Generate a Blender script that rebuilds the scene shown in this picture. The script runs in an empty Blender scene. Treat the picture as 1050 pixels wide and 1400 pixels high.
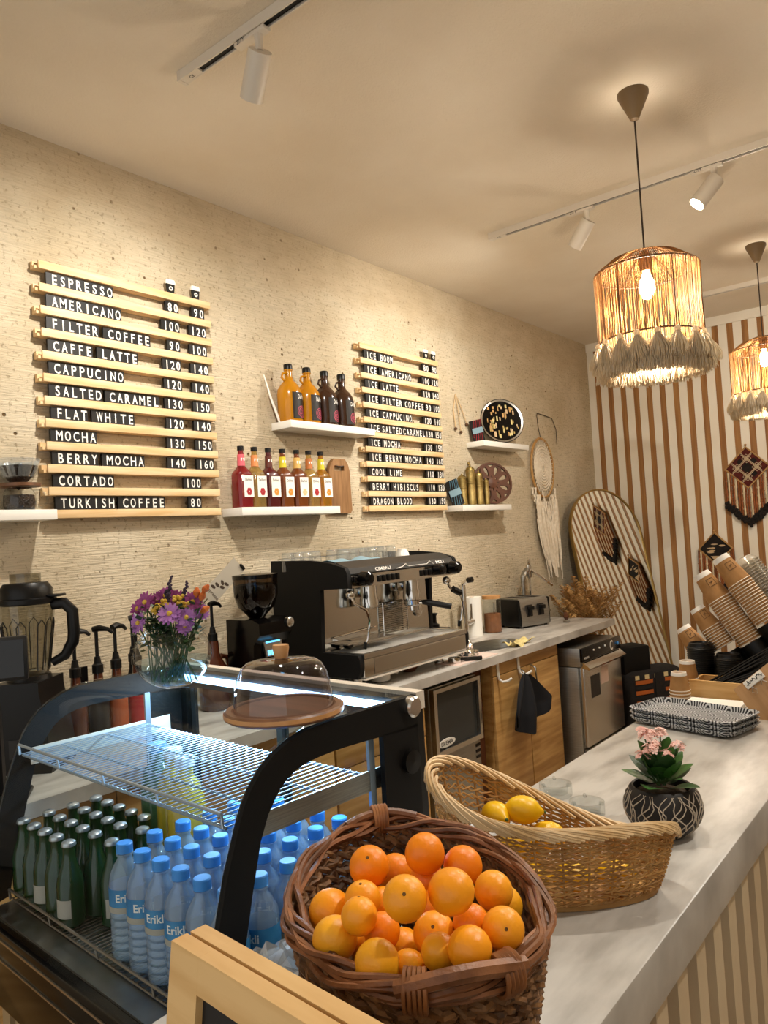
import bpy, bmesh, math, random
from mathutils import Matrix, Vector, Euler
PI = math.pi
SC = bpy.context.scene
COL = SC.collection
# ------------------------------------------------------------------ camera
cam_d = bpy.data.cameras.new('camera'); cam = bpy.data.objects.new('camera', cam_d); COL.objects.link(cam)
SC.camera = cam
F_PX = 1033.17; YAW = math.radians(38.7796); PITCH = math.radians(1.8682); ROLL = math.radians(-3.5283)
fwd = Vector((-math.sin(YAW)*math.cos(PITCH), math.cos(YAW)*math.cos(PITCH), math.sin(PITCH)))
rgt = Vector((math.cos(YAW), math.sin(YAW), 0)); upv = rgt.cross(fwd)
r2 = math.cos(ROLL)*rgt + math.sin(ROLL)*upv; u2 = -math.sin(ROLL)*rgt + math.cos(ROLL)*upv
cam.matrix_world = Matrix(((r2.x, u2.x, -fwd.x, 2.8), (r2.y, u2.y, -fwd.y, 0.0), (r2.z, u2.z, -fwd.z, 1.6), (0, 0, 0, 1)))
cam_d.sensor_fit = 'VERTICAL'; cam_d.sensor_height = 36.0; cam_d.lens = 36.0*F_PX/1400.0
cam_d.clip_start = 0.02; cam_d.clip_end = 60
# ------------------------------------------------------------------ view and world
SC.view_settings.view_transform = 'Standard'; SC.view_settings.look = 'None'
SC.view_settings.gamma = 1.0; SC.view_settings.use_curve_mapping = False
SC.view_settings.exposure = EXPO = 0.35
SC.cycles.max_bounces = 10; SC.cycles.transparent_max_bounces = 40; SC.cycles.transmission_bounces = 10
SC.cycles.glossy_bounces = 5; SC.cycles.diffuse_bounces = 4
SC.cycles.sample_clamp_indirect = 4.0; SC.cycles.caustics_reflective = False; SC.cycles.caustics_refractive = False
SC.cycles.use_denoising = True
wd = bpy.data.worlds.new('world'); SC.world = wd; wd.use_nodes = True
wd.node_tree.nodes['Background'].inputs[0].default_value = (1.0, 0.97, 0.92, 1)
wd.node_tree.nodes['Background'].inputs[1].default_value = WORLD = 0.75
# ------------------------------------------------------------------ lamps
def lamp(name, kind, loc, power, color, aim=None, size=0.05, angle=60, blend=0.5):
    d = bpy.data.lights.new(name, kind); d.energy = power; d.color = color
    if kind == 'SPOT': d.spot_size = math.radians(angle); d.spot_blend = blend; d.shadow_soft_size = size
    elif kind == 'POINT': d.shadow_soft_size = size
    elif kind == 'AREA': d.size = size
    o = bpy.data.objects.new(name, d); COL.objects.link(o); o.location = loc
    if aim is not None:
        o.rotation_euler = (Vector(aim)-Vector(loc)).to_track_quat('-Z', 'Y').to_euler()
    return o
WARM = (1.0, 0.94, 0.84); WARM2 = (1.0, 0.86, 0.68)
# spots on the rails (in frame and further along the same rails out of frame)
lamp('spot_beam', 'SPOT', (0.97, 1.66, 2.98), 84, WARM, (0.15, 1.75, 1.55), 0.035, 155, 1.0)
lamp('spot_beam', 'SPOT', (1.20, 3.72, 3.00), 92, WARM, (0.1, 3.75, 1.75), 0.035, 155, 1.0)
lamp('spot_beam', 'SPOT', (1.78, 3.66, 3.00), 60, WARM, (0.75, 3.2, 1.0), 0.035, 80, 0.6)
lamp('spot_beam', 'SPOT', (2.55, 3.65, 3.00), 45, WARM, (2.1, 1.9, 1.0), 0.035, 80, 0.6)
lamp('spot_beam', 'SPOT', (2.0, 1.61, 2.97), 40, WARM, (2.15, 1.2, 1.0), 0.035, 80, 0.6)
lamp('spot_beam', 'SPOT', (3.3, 3.65, 3.00), 80, WARM, (2.3, 6.5, 1.6), 0.035, 80, 0.6)
lamp('spot_beam', 'SPOT', (3.2, 1.61, 2.97), 60, WARM, (3.0, 1.0, 1.0), 0.035, 80, 0.6)
# ------------------------------------------------------------------ material helpers
def lin(h):
    h = h.lstrip('#'); o = []
    for i in (0, 2, 4):
        c = int(h[i:i+2], 16)/255.0
        o.append(c/12.92 if c <= 0.04045 else ((c+0.055)/1.055)**2.4)
    return (o[0], o[1], o[2], 1.0)
MATS = {}
def mat(name, c1, c2=None, scale=8, stretch=(1, 1, 1), rough=0.5, metal=0.0, bump=0.0, bscale=None, detail=4,
        island=0.0, emit=None, estr=0.0, trans=0.0, ior=1.45, spec=0.5, sharp=(0.35, 0.65), coat=0.0, sss=0.0, transl=0.0, bstretch=None):
    m = bpy.data.materials.new(name); m.use_nodes = True; MATS[name] = m
    nt = m.node_tree; N = nt.nodes; L = nt.links; b = N['Principled BSDF']
    b.inputs['Roughness'].default_value = rough; b.inputs['Metallic'].default_value = metal
    b.inputs['Specular IOR Level'].default_value = spec; b.inputs['IOR'].default_value = ior
    b.inputs['Transmission Weight'].default_value = trans; b.inputs['Coat Weight'].default_value = coat
    b.inputs['Subsurface Weight'].default_value = sss
    if sss: b.inputs['Subsurface Radius'].default_value = (0.01, 0.005, 0.002)
    col = lin(c1); b.inputs['Base Color'].default_value = col
    tc = N.new('ShaderNodeTexCoord')
    out = None
    if c2 is not None:
        mp = N.new('ShaderNodeMapping'); mp.inputs['Scale'].default_value = stretch; L.new(tc.outputs['Object'], mp.inputs[0])
        nz = N.new('ShaderNodeTexNoise'); nz.inputs['Scale'].default_value = scale; nz.inputs['Detail'].default_value = detail
        L.new(mp.outputs[0], nz.inputs['Vector'])
        rp = N.new('ShaderNodeValToRGB'); rp.color_ramp.elements[0].position = sharp[0]; rp.color_ramp.elements[1].position = sharp[1]
        rp.color_ramp.elements[0].color = col; rp.color_ramp.elements[1].color = lin(c2)
        L.new(nz.outputs['Fac'], rp.inputs[0]); out = rp.outputs[0]
    if island > 0:
        g = N.new('ShaderNodeNewGeometry'); hs = N.new('ShaderNodeHueSaturation')
        mr = N.new('ShaderNodeMapRange'); mr.inputs[3].default_value = 1-island; mr.inputs[4].default_value = 1+island
        L.new(g.outputs['Random Per Island'], mr.inputs[0]); L.new(mr.outputs[0], hs.inputs['Value'])
        if out is not None: L.new(out, hs.inputs['Color'])
        else: hs.inputs['Color'].default_value = col
        out = hs.outputs[0]
    if out is not None: L.new(out, b.inputs['Base Color'])
    if bump > 0:
        mp2 = N.new('ShaderNodeMapping'); mp2.inputs['Scale'].default_value = bstretch or stretch; L.new(tc.outputs['Object'], mp2.inputs[0])
        n2 = N.new('ShaderNodeTexNoise'); n2.inputs['Scale'].default_value = bscale or scale; n2.inputs['Detail'].default_value = 5
        L.new(mp2.outputs[0], n2.inputs['Vector'])
        bp = N.new('ShaderNodeBump'); bp.inputs['Strength'].default_value = bump; bp.inputs['Distance'].default_value = 0.01
        L.new(n2.outputs['Fac'], bp.inputs['Height']); L.new(bp.outputs[0], b.inputs['Normal'])
    if emit:
        b.inputs['Emission Color'].default_value = lin(emit); b.inputs['Emission Strength'].default_value = estr
    if transl > 0:
        t = N.new('ShaderNodeBsdfTranslucent'); mx = N.new('ShaderNodeMixShader'); mx.inputs[0].default_value = transl
        if out is not None: L.new(out, t.inputs[0])
        else: t.inputs[0].default_value = col
        o = N['Material Output']; L.new(b.outputs[0], mx.inputs[1]); L.new(t.outputs[0], mx.inputs[2]); L.new(mx.outputs[0], o.inputs[0])
    return m
def thin(name, tint='ffffff', body=0.0, bodycol='ffffff', rough=0.02, refl=1.0, ior=1.45):
    """a thin clear wall: transparent, with fresnel reflection and an optional milky share"""
    m = bpy.data.materials.new(name); m.use_nodes = True; MATS[name] = m
    nt = m.node_tree; N = nt.nodes; L = nt.links; N.remove(N['Principled BSDF']); o = N['Material Output']
    t = N.new('ShaderNodeBsdfTransparent'); t.inputs[0].default_value = lin(tint)
    g = N.new('ShaderNodeBsdfGlossy'); g.inputs['Roughness'].default_value = rough
    lw = N.new('ShaderNodeLayerWeight'); lw.inputs[0].default_value = 0.5
    pw = N.new('ShaderNodeMath'); pw.operation = 'POWER'; pw.inputs[1].default_value = 4.0; L.new(lw.outputs['Facing'], pw.inputs[0])
    mu = N.new('ShaderNodeMath'); mu.operation = 'MULTIPLY_ADD'; mu.inputs[1].default_value = 0.75*refl; mu.inputs[2].default_value = 0.045*refl; mu.use_clamp = True; L.new(pw.outputs[0], mu.inputs[0])
    base = t.outputs[0]
    if body > 0:
        d = N.new('ShaderNodeBsdfPrincipled'); d.inputs['Base Color'].default_value = lin(bodycol); d.inputs['Roughness'].default_value = 0.3
        mb = N.new('ShaderNodeMixShader'); mb.inputs[0].default_value = body
        L.new(t.outputs[0], mb.inputs[1]); L.new(d.outputs[0], mb.inputs[2]); base = mb.outputs[0]
    mx = N.new('ShaderNodeMixShader'); L.new(mu.outputs[0], mx.inputs[0]); L.new(base, mx.inputs[1]); L.new(g.outputs[0], mx.inputs[2])
    L.new(mx.outputs[0], o.inputs[0]); return m
# ------------------------------------------------------------------ mesh helpers
def rot(rx=0, ry=0, rz=0): return Euler((rx, ry, rz)).to_matrix().to_4x4()
def tr(x, y, z): return Matrix.Translation((x, y, z))
def align(p, d):
    """matrix taking +Z to direction d at point p"""
    return Matrix.Translation(p) @ Vector(d).to_track_quat('Z', 'Y').to_matrix().to_4x4()
class MB:
    def __init__(s): s.v = []; s.f = []; s.m = []; s.cur = 0
    def add(s, vs, fs, xf=None):
        o = len(s.v)
        if xf is not None: vs = [xf @ Vector(p) for p in vs]
        s.v += [tuple(p) for p in vs]; s.f += [tuple(i+o for i in f) for f in fs]; s.m += [s.cur]*len(fs); return s
    def mi(s, i): s.cur = i; return s
    def box(s, c, d, xf=None, bev=0.0, seg=2):
        if bev > 0:
            bm = bmesh.new(); bmesh.ops.create_cube(bm, size=1.0)
            for v in bm.verts: v.co = Vector((v.co.x*d[0], v.co.y*d[1], v.co.z*d[2]))
            bmesh.ops.bevel(bm, geom=bm.edges[:], offset=min(bev, min(d)*0.49), segments=seg, affect='EDGES', profile=0.5)
            bm.verts.index_update()
            vs = [v.co+Vector(c) for v in bm.verts]; fs = [tuple(v.index for v in f.verts) for f in bm.faces]; bm.free()
            return s.add(vs, fs, xf)
        x, y, z = c; a, b, e = d[0]/2, d[1]/2, d[2]/2
        vs = [(x+i*a, y+j*b, z+k*e) for i in (-1, 1) for j in (-1, 1) for k in (-1, 1)]
        return s.add(vs, [(0, 1, 3, 2), (4, 6, 7, 5), (0, 4, 5, 1), (2, 3, 7, 6), (0, 2, 6, 4), (1, 5, 7, 3)], xf)
    def b2(s, lo, hi, xf=None, bev=0.0):
        return s.box([(lo[i]+hi[i])/2 for i in range(3)], [abs(hi[i]-lo[i]) for i in range(3)], xf, bev)
    def lathe(s, prof, seg=24, xf=None, sx=1, sy=1, closed=False, a0=0, a1=None):
        n = len(prof); vs = []; fs = []; full = a1 is None
        cnt = seg if full else seg+1
        for j in range(cnt):
            t = a0+2*PI*j/seg if full else a0+(a1-a0)*j/seg
            for r, z in prof: vs.append((r*math.cos(t)*sx, r*math.sin(t)*sy, z))
        for j in range(seg if full else seg):
            k = (j+1) % cnt
            for i in range(n-1 if not closed else n):
                i2 = (i+1) % n
                fs.append((j*n+i, k*n+i, k*n+i2, j*n+i2))
        if full and not closed:
            if prof[0][0] > 1e-6: fs.append(tuple(j*n for j in reversed(range(cnt))))
            if prof[-1][0] > 1e-6: fs.append(tuple(j*n+n-1 for j in range(cnt)))
        return s.add(vs, fs, xf)
    def shell(s, prof, seg=24, xf=None, **k):
        """open lathe without caps"""
        n = len(prof); vs = []; fs = []
        for j in range(seg):
            t = 2*PI*j/seg
            for r, z in prof: vs.append((r*math.cos(t)*k.get('sx', 1), r*math.sin(t)*k.get('sy', 1), z))
        for j in range(seg):
            q = (j+1) % seg
            for i in range(n-1): fs.append((j*n+i, q*n+i, q*n+i+1, j*n+i+1))
        return s.add(vs, fs, xf)
    def cyl(s, p, q, r, r1=None, seg=12):
        p = Vector(p); q = Vector(q); h = (q-p).length
        if h < 1e-7: return s
        return s.lathe([(r, 0), (r if r1 is None else r1, h)], seg, align(p, q-p))
    def tube(s, pts, r, seg=6, closed=False, xf=None, flat=1.0):
        P = [Vector(p) for p in pts]; n = len(P); rs = r if isinstance(r, (list, tuple)) else [r]*n
        vs = []; fs = []; prev = None
        for i in range(n):
            a = P[(i-1) % n] if (closed or i > 0) else P[i]; b = P[(i+1) % n] if (closed or i < n-1) else P[i]
            t = (b-a)
            t = t.normalized() if t.length > 1e-9 else Vector((0, 0, 1))
            if prev is None:
                ref = Vector((0, 0, 1)) if abs(t.z) < 0.9 else Vector((1, 0, 0)); n1 = t.cross(ref).normalized()
            else:
                n1 = prev-t*prev.dot(t); n1 = n1.normalized() if n1.length > 1e-9 else t.orthogonal().normalized()
            prev = n1; n2 = t.cross(n1)
            for k in range(seg):
                an = 2*PI*k/seg; vs.append(P[i]+(n1*math.cos(an)+n2*math.sin(an)*flat)*rs[i])
        for i in range(n if closed else n-1):
            j = (i+1) % n
            for k in range(seg):
                l = (k+1) % seg; fs.append((i*seg+k, i*seg+l, j*seg+l, j*seg+k))
        if not closed:
            fs.append(tuple(reversed(range(seg)))); fs.append(tuple((n-1)*seg+k for k in range(seg)))
        return s.add(vs, fs, xf)
    def prism(s, poly, h, xf=None, holes=None):
        """polygon in XY extruded along Z from 0 to h"""
        n = len(poly); vs = [(x, y, 0) for x, y in poly]+[(x, y, h) for x, y in poly]
        fs = [tuple(reversed(range(n))), tuple(range(n, 2*n))]+[(i, (i+1) % n, n+(i+1) % n, n+i) for i in range(n)]
        return s.add(vs, fs, xf)
    def strip(s, outer, inner, h, xf=None, closed=False):
        """band between two polylines of equal length in XY, thickness h along Z"""
        n = len(outer); vs = [(x, y, 0) for x, y in outer]+[(x, y, 0) for x, y in inner]+[(x, y, h) for x, y in outer]+[(x, y, h) for x, y in inner]
        fs = []
        for i in range(n if closed else n-1):
            j = (i+1) % n
            fs += [(i, j, n+j, n+i), (2*n+i, 3*n+i, 3*n+j, 2*n+j), (i, 2*n+i, 2*n+j, j), (n+i, n+j, 3*n+j, 3*n+i)]
        if not closed:
            fs += [(0, n, 3*n, 2*n), (n-1, 3*n-1, 4*n-1, 2*n-1)]
        return s.add(vs, fs, xf)
    def grid(s, fn, nu, nv, xf=None, wrap=False):
        vs = [fn(i/nu, j/nv) for i in range(nu+1) for j in range(nv+1)]; w = nv+1
        fs = [(i*w+j, (i+1)*w+j, (i+1)*w+j+1, i*w+j+1) for i in range(nu) for j in range(nv)]
        return s.add(vs, fs, xf)
    def ball(s, c, r, seg=16, rings=10, sc=(1, 1, 1), xf=None):
        prof = [(max(1e-9, math.sin(PI*i/rings)), -math.cos(PI*i/rings)) for i in range(rings+1)]
        M = Matrix.Translation(c) @ Matrix.Diagonal((r*sc[0], r*sc[1], r*sc[2], 1))
        return s.lathe(prof, seg, (xf @ M) if xf is not None else M)
    def build(s, name, mats, parent=None, loc=None, ang=35, mw=None):
        me = bpy.data.meshes.new(name); me.from_pydata([tuple(p) for p in s.v], [], s.f)
        if not isinstance(mats, (list, tuple)): mats = [mats]
        for q in mats: me.materials.append(q if not isinstance(q, str) else MATS[q])
        if len(mats) > 1: me.polygons.foreach_set('material_index', s.m)
        me.polygons.foreach_set('use_smooth', [True]*len(me.polygons)); me.validate(); me.update()
        try: me.set_sharp_from_angle(angle=math.radians(ang))
        except Exception: pass
        o = bpy.data.objects.new(name, me); COL.objects.link(o)
        if parent is not None: o.parent = parent
        if loc is not None: o.location = loc
        if mw is not None: o.matrix_local = mw
        return o
def thing(name, label, cat, loc=(0, 0, 0), rotz=0.0, group=None, rotm=None):
    o = bpy.data.objects.new(name, None); COL.objects.link(o); o.empty_display_size = 0.05
    if rotm is not None: o.matrix_world = Matrix.Translation(loc) @ rotm
    else: o.location = loc; o.rotation_euler = (0, 0, rotz)
    o['label'] = label; o['category'] = cat
    if group: o['group'] = group
    return o
def tag(o, label, cat, group=None):
    o['label'] = label; o['category'] = cat
    if group: o['group'] = group
    return o
def struct(name, mb, m, parent=None):
    o = mb.build(name, m, parent)
    if parent is None: o['kind'] = 'structure'
    return o
def kids(o): return [c for c in COL.objects if c.parent == o]
def dup(root, loc, rotz=None, label=None, group=None, rotm=None):
    ch = {}
    for o in COL.objects:
        if o.parent is not None: ch.setdefault(o.parent.name, []).append(o)
    r = root.copy(); COL.objects.link(r)
    if rotm is not None: r.matrix_world = Matrix.Translation(loc) @ rotm
    else:
        r.location = loc
        if rotz is not None: r.rotation_euler = (0, 0, rotz)
    if label: r['label'] = label
    if group: r['group'] = group
    for c in ch.get(root.name, []):
        d = c.copy(); COL.objects.link(d); d.parent = r
        for g in ch.get(c.name, []):
            e = g.copy(); COL.objects.link(e); e.parent = d
    return r
ORD = ['first', 'second', 'third', 'fourth', 'fifth', 'sixth', 'seventh', 'eighth', 'ninth', 'tenth', 'eleventh', 'twelfth', 'thirteenth', 'fourteenth', 'fifteenth', 'sixteenth', 'seventeenth', 'eighteenth', 'nineteenth', 'twentieth']
# lettering from the built-in font, as flat meshes (x right, y up, z out)
_txt = {}
def text_verts(t, bold=0.012):
    if t in _txt: return _txt[t]
    cu = bpy.data.curves.new('lettering', 'FONT'); cu.body = t; cu.size = 1.0; cu.resolution_u = 3; cu.offset = bold; cu.fill_mode = 'FRONT'
    ob = bpy.data.objects.new('lettering', cu); COL.objects.link(ob)
    dg = bpy.context.evaluated_depsgraph_get(); dg.update(); ev = ob.evaluated_get(dg); me = ev.to_mesh()
    vs = [(v.co.x, v.co.y) for v in me.vertices]; fs = [tuple(p.vertices) for p in me.polygons]; ev.to_mesh_clear()
    bpy.data.objects.remove(ob); bpy.data.curves.remove(cu)
    x0 = min(v[0] for v in vs); x1 = max(v[0] for v in vs); y0 = min(v[1] for v in vs); y1 = max(v[1] for v in vs)
    _asp[t] = (x1-x0)/(y1-y0)
    _txt[t] = ([((x-x0)/(x1-x0), (y-y0)/(y1-y0)) for x, y in vs], fs); return _txt[t]
_asp = {}
def mono(mb, t, w, h, xf, bold=0.0):
    """evenly spaced condensed capitals, like separate letter tiles"""
    n = len(t); cell = w/(n-0.30)
    for i, c in enumerate(t):
        vs, fs = text_verts(c, bold); ar = _asp[c]
        g = min(0.70*cell, ar*h*0.80) if c not in 'MW' else 0.78*cell
        if c in 'I1': g = min(ar*h*0.75, 0.5*cell)
        x0 = cell*i+(cell*0.70-g)/2
        mb.add([(x0+x*g, y*h, 0) for x, y in vs], fs, xf)
    return mb
def letter(mb, t, w, h, xf, bend=None, bold=0.012):
    """lettering w wide and h high, lower left at the origin of xf; bend = cylinder radius"""
    vs, fs = text_verts(t, bold)
    if bend: pts = [(bend*math.sin((x-0.5)*w/bend), y*h, bend*math.cos((x-0.5)*w/bend)) for x, y in vs]
    else: pts = [(x*w, y*h, 0) for x, y in vs]
    return mb.add(pts, fs, xf)
# a frame whose X runs along world +Y, Y up, Z out of the left wall (+X)
def wallf(x, y, z): return Matrix(((0, 0, 1, x), (1, 0, 0, y), (0, 1, 0, z), (0, 0, 0, 1)))
# a frame whose X runs along world +X, Y up, Z out of the far wall (-Y)
def backf(x, y, z): return Matrix(((1, 0, 0, x), (0, 0, -1, y), (0, 1, 0, z), (0, 0, 0, 1)))
# ------------------------------------------------------------------ materials
mat('slat_white', 'efe8da', 'e9e0cf', 3, rough=0.5)
mat('slat_wood', 'a87945', '8c5f33', 3, (14, 14, 0.7), rough=0.55)
mat('marble', 'c6c1b9', '9c968e', 5, (3.2, 0.9, 1), rough=0.32, detail=9, sharp=(0.40, 0.66))
mat('marble_edge', 'e4ded2', 'c3bbae', 5, (1, 2, 6), rough=0.3)
mat('oak', 'c99f62', 'a67b42', 2.2, (6, 1.2, 14), rough=0.5, detail=6)
mat('oak_light', 'd3ac70', 'bd9257', 3, (4, 14, 1.2), rough=0.5)
mat('pine', 'ebcda0', 'd9b27c', 4, (10, 1.0, 10), rough=0.55)
mat('pine_frame', 'dcb67c', 'c49657', 3, (1.2, 6, 12), rough=0.55)
mat('shadow_gap', '20180f', rough=0.8)
mat('floor', 'b3a28c', 'a08f79', 4, rough=0.5)
mat('black_plastic', '090807', rough=0.38, spec=0.35)
mat('black_gloss', '060505', rough=0.16, spec=0.35)
mat('black_matte', '0a0908', rough=0.6, spec=0.25)
mat('graphite', '2b2a29', rough=0.4, metal=0.3)
mat('steel', 'cbc9c4', rough=0.25, metal=1.0)
mat('steel_brushed', 'b4b4b0', '9d9d99', 12, (1, 1, 40), rough=0.34, metal=1.0)
mat('steel_mirror', 'c9c7c0', rough=0.1, metal=1.0)
mat('chrome', 'dcdad6', rough=0.07, metal=1.0)
mat('brass', 'b8a169', '7d6a3c', 14, rough=0.45, metal=1.0, bump=0.3, bscale=60)
mat('white_paint', 'ece8df', rough=0.4)
mat('white_lamp', 'dcd3c5', rough=0.4)
mat('letter_black', '0c0b0a', rough=0.5)
mat('letter_white', 'f2efe8', rough=0.5)
mat('paper_white', 'efebe2', rough=0.7)
mat('navy_cloth', '0b0c12', rough=0.9)
mat('mirror_glass', 'e6e6e0', rough=0.01, metal=1.0)
mat('gold_frame', 'a58850', rough=0.35, metal=0.8)
mat('kraft', 'b08350', 'a2764450'[:6], 30, rough=0.75)
mat('kraft_rim', 'e9dfcf', rough=0.6)
mat('cup_white', 'f3efe7', rough=0.5)
mat('print_ink', '3a2a1c', rough=0.7)
mat('rattan', 'c49a5e', 'a5773f', 20, rough=0.55, island=0.28)
mat('rattan_pale', 'dcc096', 'c4a06c', 20, rough=0.5, island=0.18)
mat('cane_dark', '8f5e3c', '6a4024', 25, rough=0.42, island=0.42, bump=0.25, bscale=60)
mat('rush_dark', '8d6742', '573a24', 34, rough=0.55, island=0.4, bump=0.4, bscale=90)
mat('orange_peel', 'fba81e', 'f6980e', 5, rough=0.38, bump=0.12, bscale=110, sss=0.05, island=0)
mat('orange_peel_deep', 'f48f0c', 'ee8006', 5, rough=0.38, bump=0.12, bscale=110, sss=0.05)
mat('orange_peel_yellow', 'fdb92e', 'faaa18', 5, rough=0.38, bump=0.12, bscale=110, sss=0.05)
mat('orange_scar', '6b4a1e', rough=0.8)
mat('lemon_peel', 'f2c318', 'e6ad0c', 6, rough=0.35, bump=0.08, bscale=90, sss=0.05)
mat('ceramic_white', 'eee9df', rough=0.2)
mat('jute', 'b0834a', '7f5629', 30, rough=0.7, island=0.6, transl=0.12)
mat('ring_brown', '5b3d25', rough=0.6)
mat('tassel', 'faf2e2', 'efe3cb', 40, rough=0.9, transl=0.6, bump=0.3, bscale=150)
mat('bulb_glow', 'ffd9a0', emit='ffd28a', estr=30)
mat('lamp_glow', 'ffffff', emit='fff0d8', estr=40)
mat('canopy_brown', '6e5a3f', rough=0.5)
mat('cord_dark', '3a2c20', rough=0.6)
mat('led_glow', 'ffffff', emit='9fd4ff', estr=10)
mat('wire_white', 'a9b8c4', rough=0.3, metal=0.7)
mat('wire_dark', '958879', rough=0.35, metal=0.7)
mat('cap_blue', '3d8fdd', rough=0.4)
mat('bottle_label', '1a6096', '4a97c6', 14, (1, 1, 0.4), rough=0.45)
mat('label_sand', 'a9a294', rough=0.5)
mat('crown_cap', 'b9bfc2', rough=0.3, metal=0.8)
mat('leaf', '2f5a22', '45752f', 10, rough=0.4)
mat('leaf_dark', '223f1c', '33552a', 10, rough=0.45)
mat('stem_green', '3d5a2c', rough=0.6)
mat('petal_magenta', '8c2f74', 'ad5a98', 30, rough=0.6, transl=0.2)
mat('petal_lilac', 'a565b4', 'bd86c6', 30, rough=0.6, transl=0.2)
mat('petal_pink', 'e9b3a6', 'f2cfc2', 30, rough=0.6, transl=0.2)
mat('petal_yellow', 'd9b548', 'c49d33', 30, rough=0.7)
mat('bud_orange', 'd8752e', 'c05f22', 30, rough=0.6)
mat('lavender', '4a3a4e', '322838', 40, rough=0.8)
mat('soil', '3c2f22', '5b4a37', 60, rough=0.9, bump=0.5, bscale=80)
mat('walnut', '7d553a', '5f3f28', 3, (1, 9, 1), rough=0.4)
mat('beech', 'c79763', 'b5834f', 6, (1, 6, 1), rough=0.5)
mat('board_wood', '9a7146', '7d5731', 6, (8, 8, 1), rough=0.6, bump=0.15)
mat('pampas', 'd6ab70', 'b28a50', 30, rough=0.9, island=0.3, transl=0.2)
mat('cotton', 'ece0cc', 'dccdb4', 40, rough=0.9, bump=0.3, bscale=200)
mat('cotton_tan', 'c9ad86', rough=0.9)
mat('red_cloth', '5c1a14', '421310', 40, rough=0.9)
mat('black_cloth', '14100e', '221a16', 40, rough=0.95)
mat('cream_yarn', 'd9c9a8', rough=0.9)
mat('rust_yarn', '9a5a32', '7a4526', 40, rough=0.9, island=0.3)
mat('coffee_bean', '2a170c', '160b05', 60, rough=0.35, bump=0.6, bscale=120)
mat('cocoa', '8f5a33', '7d4c29', 40, rough=0.9)
mat('screen_blue', '6fc8ff', emit='5fc0ff', estr=1.6)
mat('screen_dark', '15171a', rough=0.12)
mat('glass_grey', '2f3436', rough=0.08)
mat('sauce_yellow', 'bb7d0c', 'af720a', 5, rough=0.18, coat=0.3)
mat('sauce_brown', '3d2414', '351e10', 5, rough=0.18, coat=0.3)
mat('jug_brown', '4b2313', rough=0.2, coat=0.4)
mat('label_black', '120d0d', rough=0.4)
mat('label_rose', 'b0435a', rough=0.5)
mat('label_rust', 'a1502c', rough=0.5)
mat('label_white', 'efece4', rough=0.5)
mat('berry_red', 'a8202a', rough=0.5)
mat('fruit_orange', 'de8a2a', rough=0.5)
mat('fruit_tan', 'd9bd8a', rough=0.5)
mat('tape_yellow', 'd9bf2c', rough=0.5)
mat('cloth_blue', '7f9aa6', rough=0.9)
mat('cloth_yellow', 'd8c98f', 'c6b375', 40, rough=0.95)
mat('clay_brown', '7a4a30', rough=0.5)
mat('wood_carved', '5b321b', '45240f', 8, rough=0.5)
mat('tray_black', '14151a', rough=0.4)
mat('clip_wood', 'bd9468', 'a57c50', 4, (10, 1, 1), rough=0.5)
mat('tray_white', 'd5d6d6', rough=0.45)
mat('bag_black', '100d0c', '1c1613', 60, rough=0.9)
mat('stripe_orange', 'a8571f', rough=0.9)
mat('stripe_maroon', '4a2117', rough=0.9)
mat('stripe_cream', 'cdbb8b', rough=0.9)
mat('pot_black', '191411', rough=0.55)
mat('pot_line', 'b8aa98', rough=0.7)
mat('sticker_pink', 'e3c9bd', rough=0.6)
mat('chalkboard', '0b0908', rough=0.55)
mat('counter_slat', 'd5c3a4', 'cdb999', 4, rough=0.5)
mat('counter_back', 'a8916d', 'a08863', 4, rough=0.55)
mat('rug_blue', '5f8ea3', rough=0.9)
thin('clear_glass', 'f6f8f8', refl=1.1)
thin('case_glass', 'f2f8fb', refl=0.22, rough=0.01)
thin('smoked_glass', 'a9a29a', refl=1.0)
thin('smoked_dome', 'dedadd', refl=1.5)
thin('tumbler_glass', 'f2f4f4', refl=1.6, body=0.10, bodycol='f4f2ec')
thin('hopper_glass', '8a7a66', refl=1.0)
thin('jar_grey', 'c9c6ba', refl=1.2, body=0.10, bodycol='6d6a60')
thin('water', 'd8ecf6', refl=0.8, ior=1.33)
thin('pet_bottle', 'cfe4f5', body=0.26, bodycol='cbe6fb', refl=1.6, rough=0.06, ior=1.4)
thin('green_glass', '1f7a30', body=0.42, bodycol='0d4a1a', refl=1.0, rough=0.04)
thin('film', 'e9eef2', body=0.22, bodycol='e8edf0', refl=2.0, rough=0.12)
thin('lid_clear', 'e6e2d8', body=0.35, bodycol='e9e2d4', refl=1.5, rough=0.1)
thin('syrup_red', 'd0122a', body=0.45, bodycol='8f0a18')
thin('syrup_crimson', 'a00a1a', body=0.55, bodycol='5a060e')
thin('syrup_amber', 'c8741c', body=0.45, bodycol='8a4a10')
thin('syrup_gold', 'e0b04a', body=0.35, bodycol='b88420')
thin('syrup_pale', 'e8cf8a', body=0.25, bodycol='c8a860')
thin('juice_yellow', 'f0dc60', body=0.6, bodycol='d9bf3a')
thin('juice_green', '8fae7a', body=0.6, bodycol='4f7a55')

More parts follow.
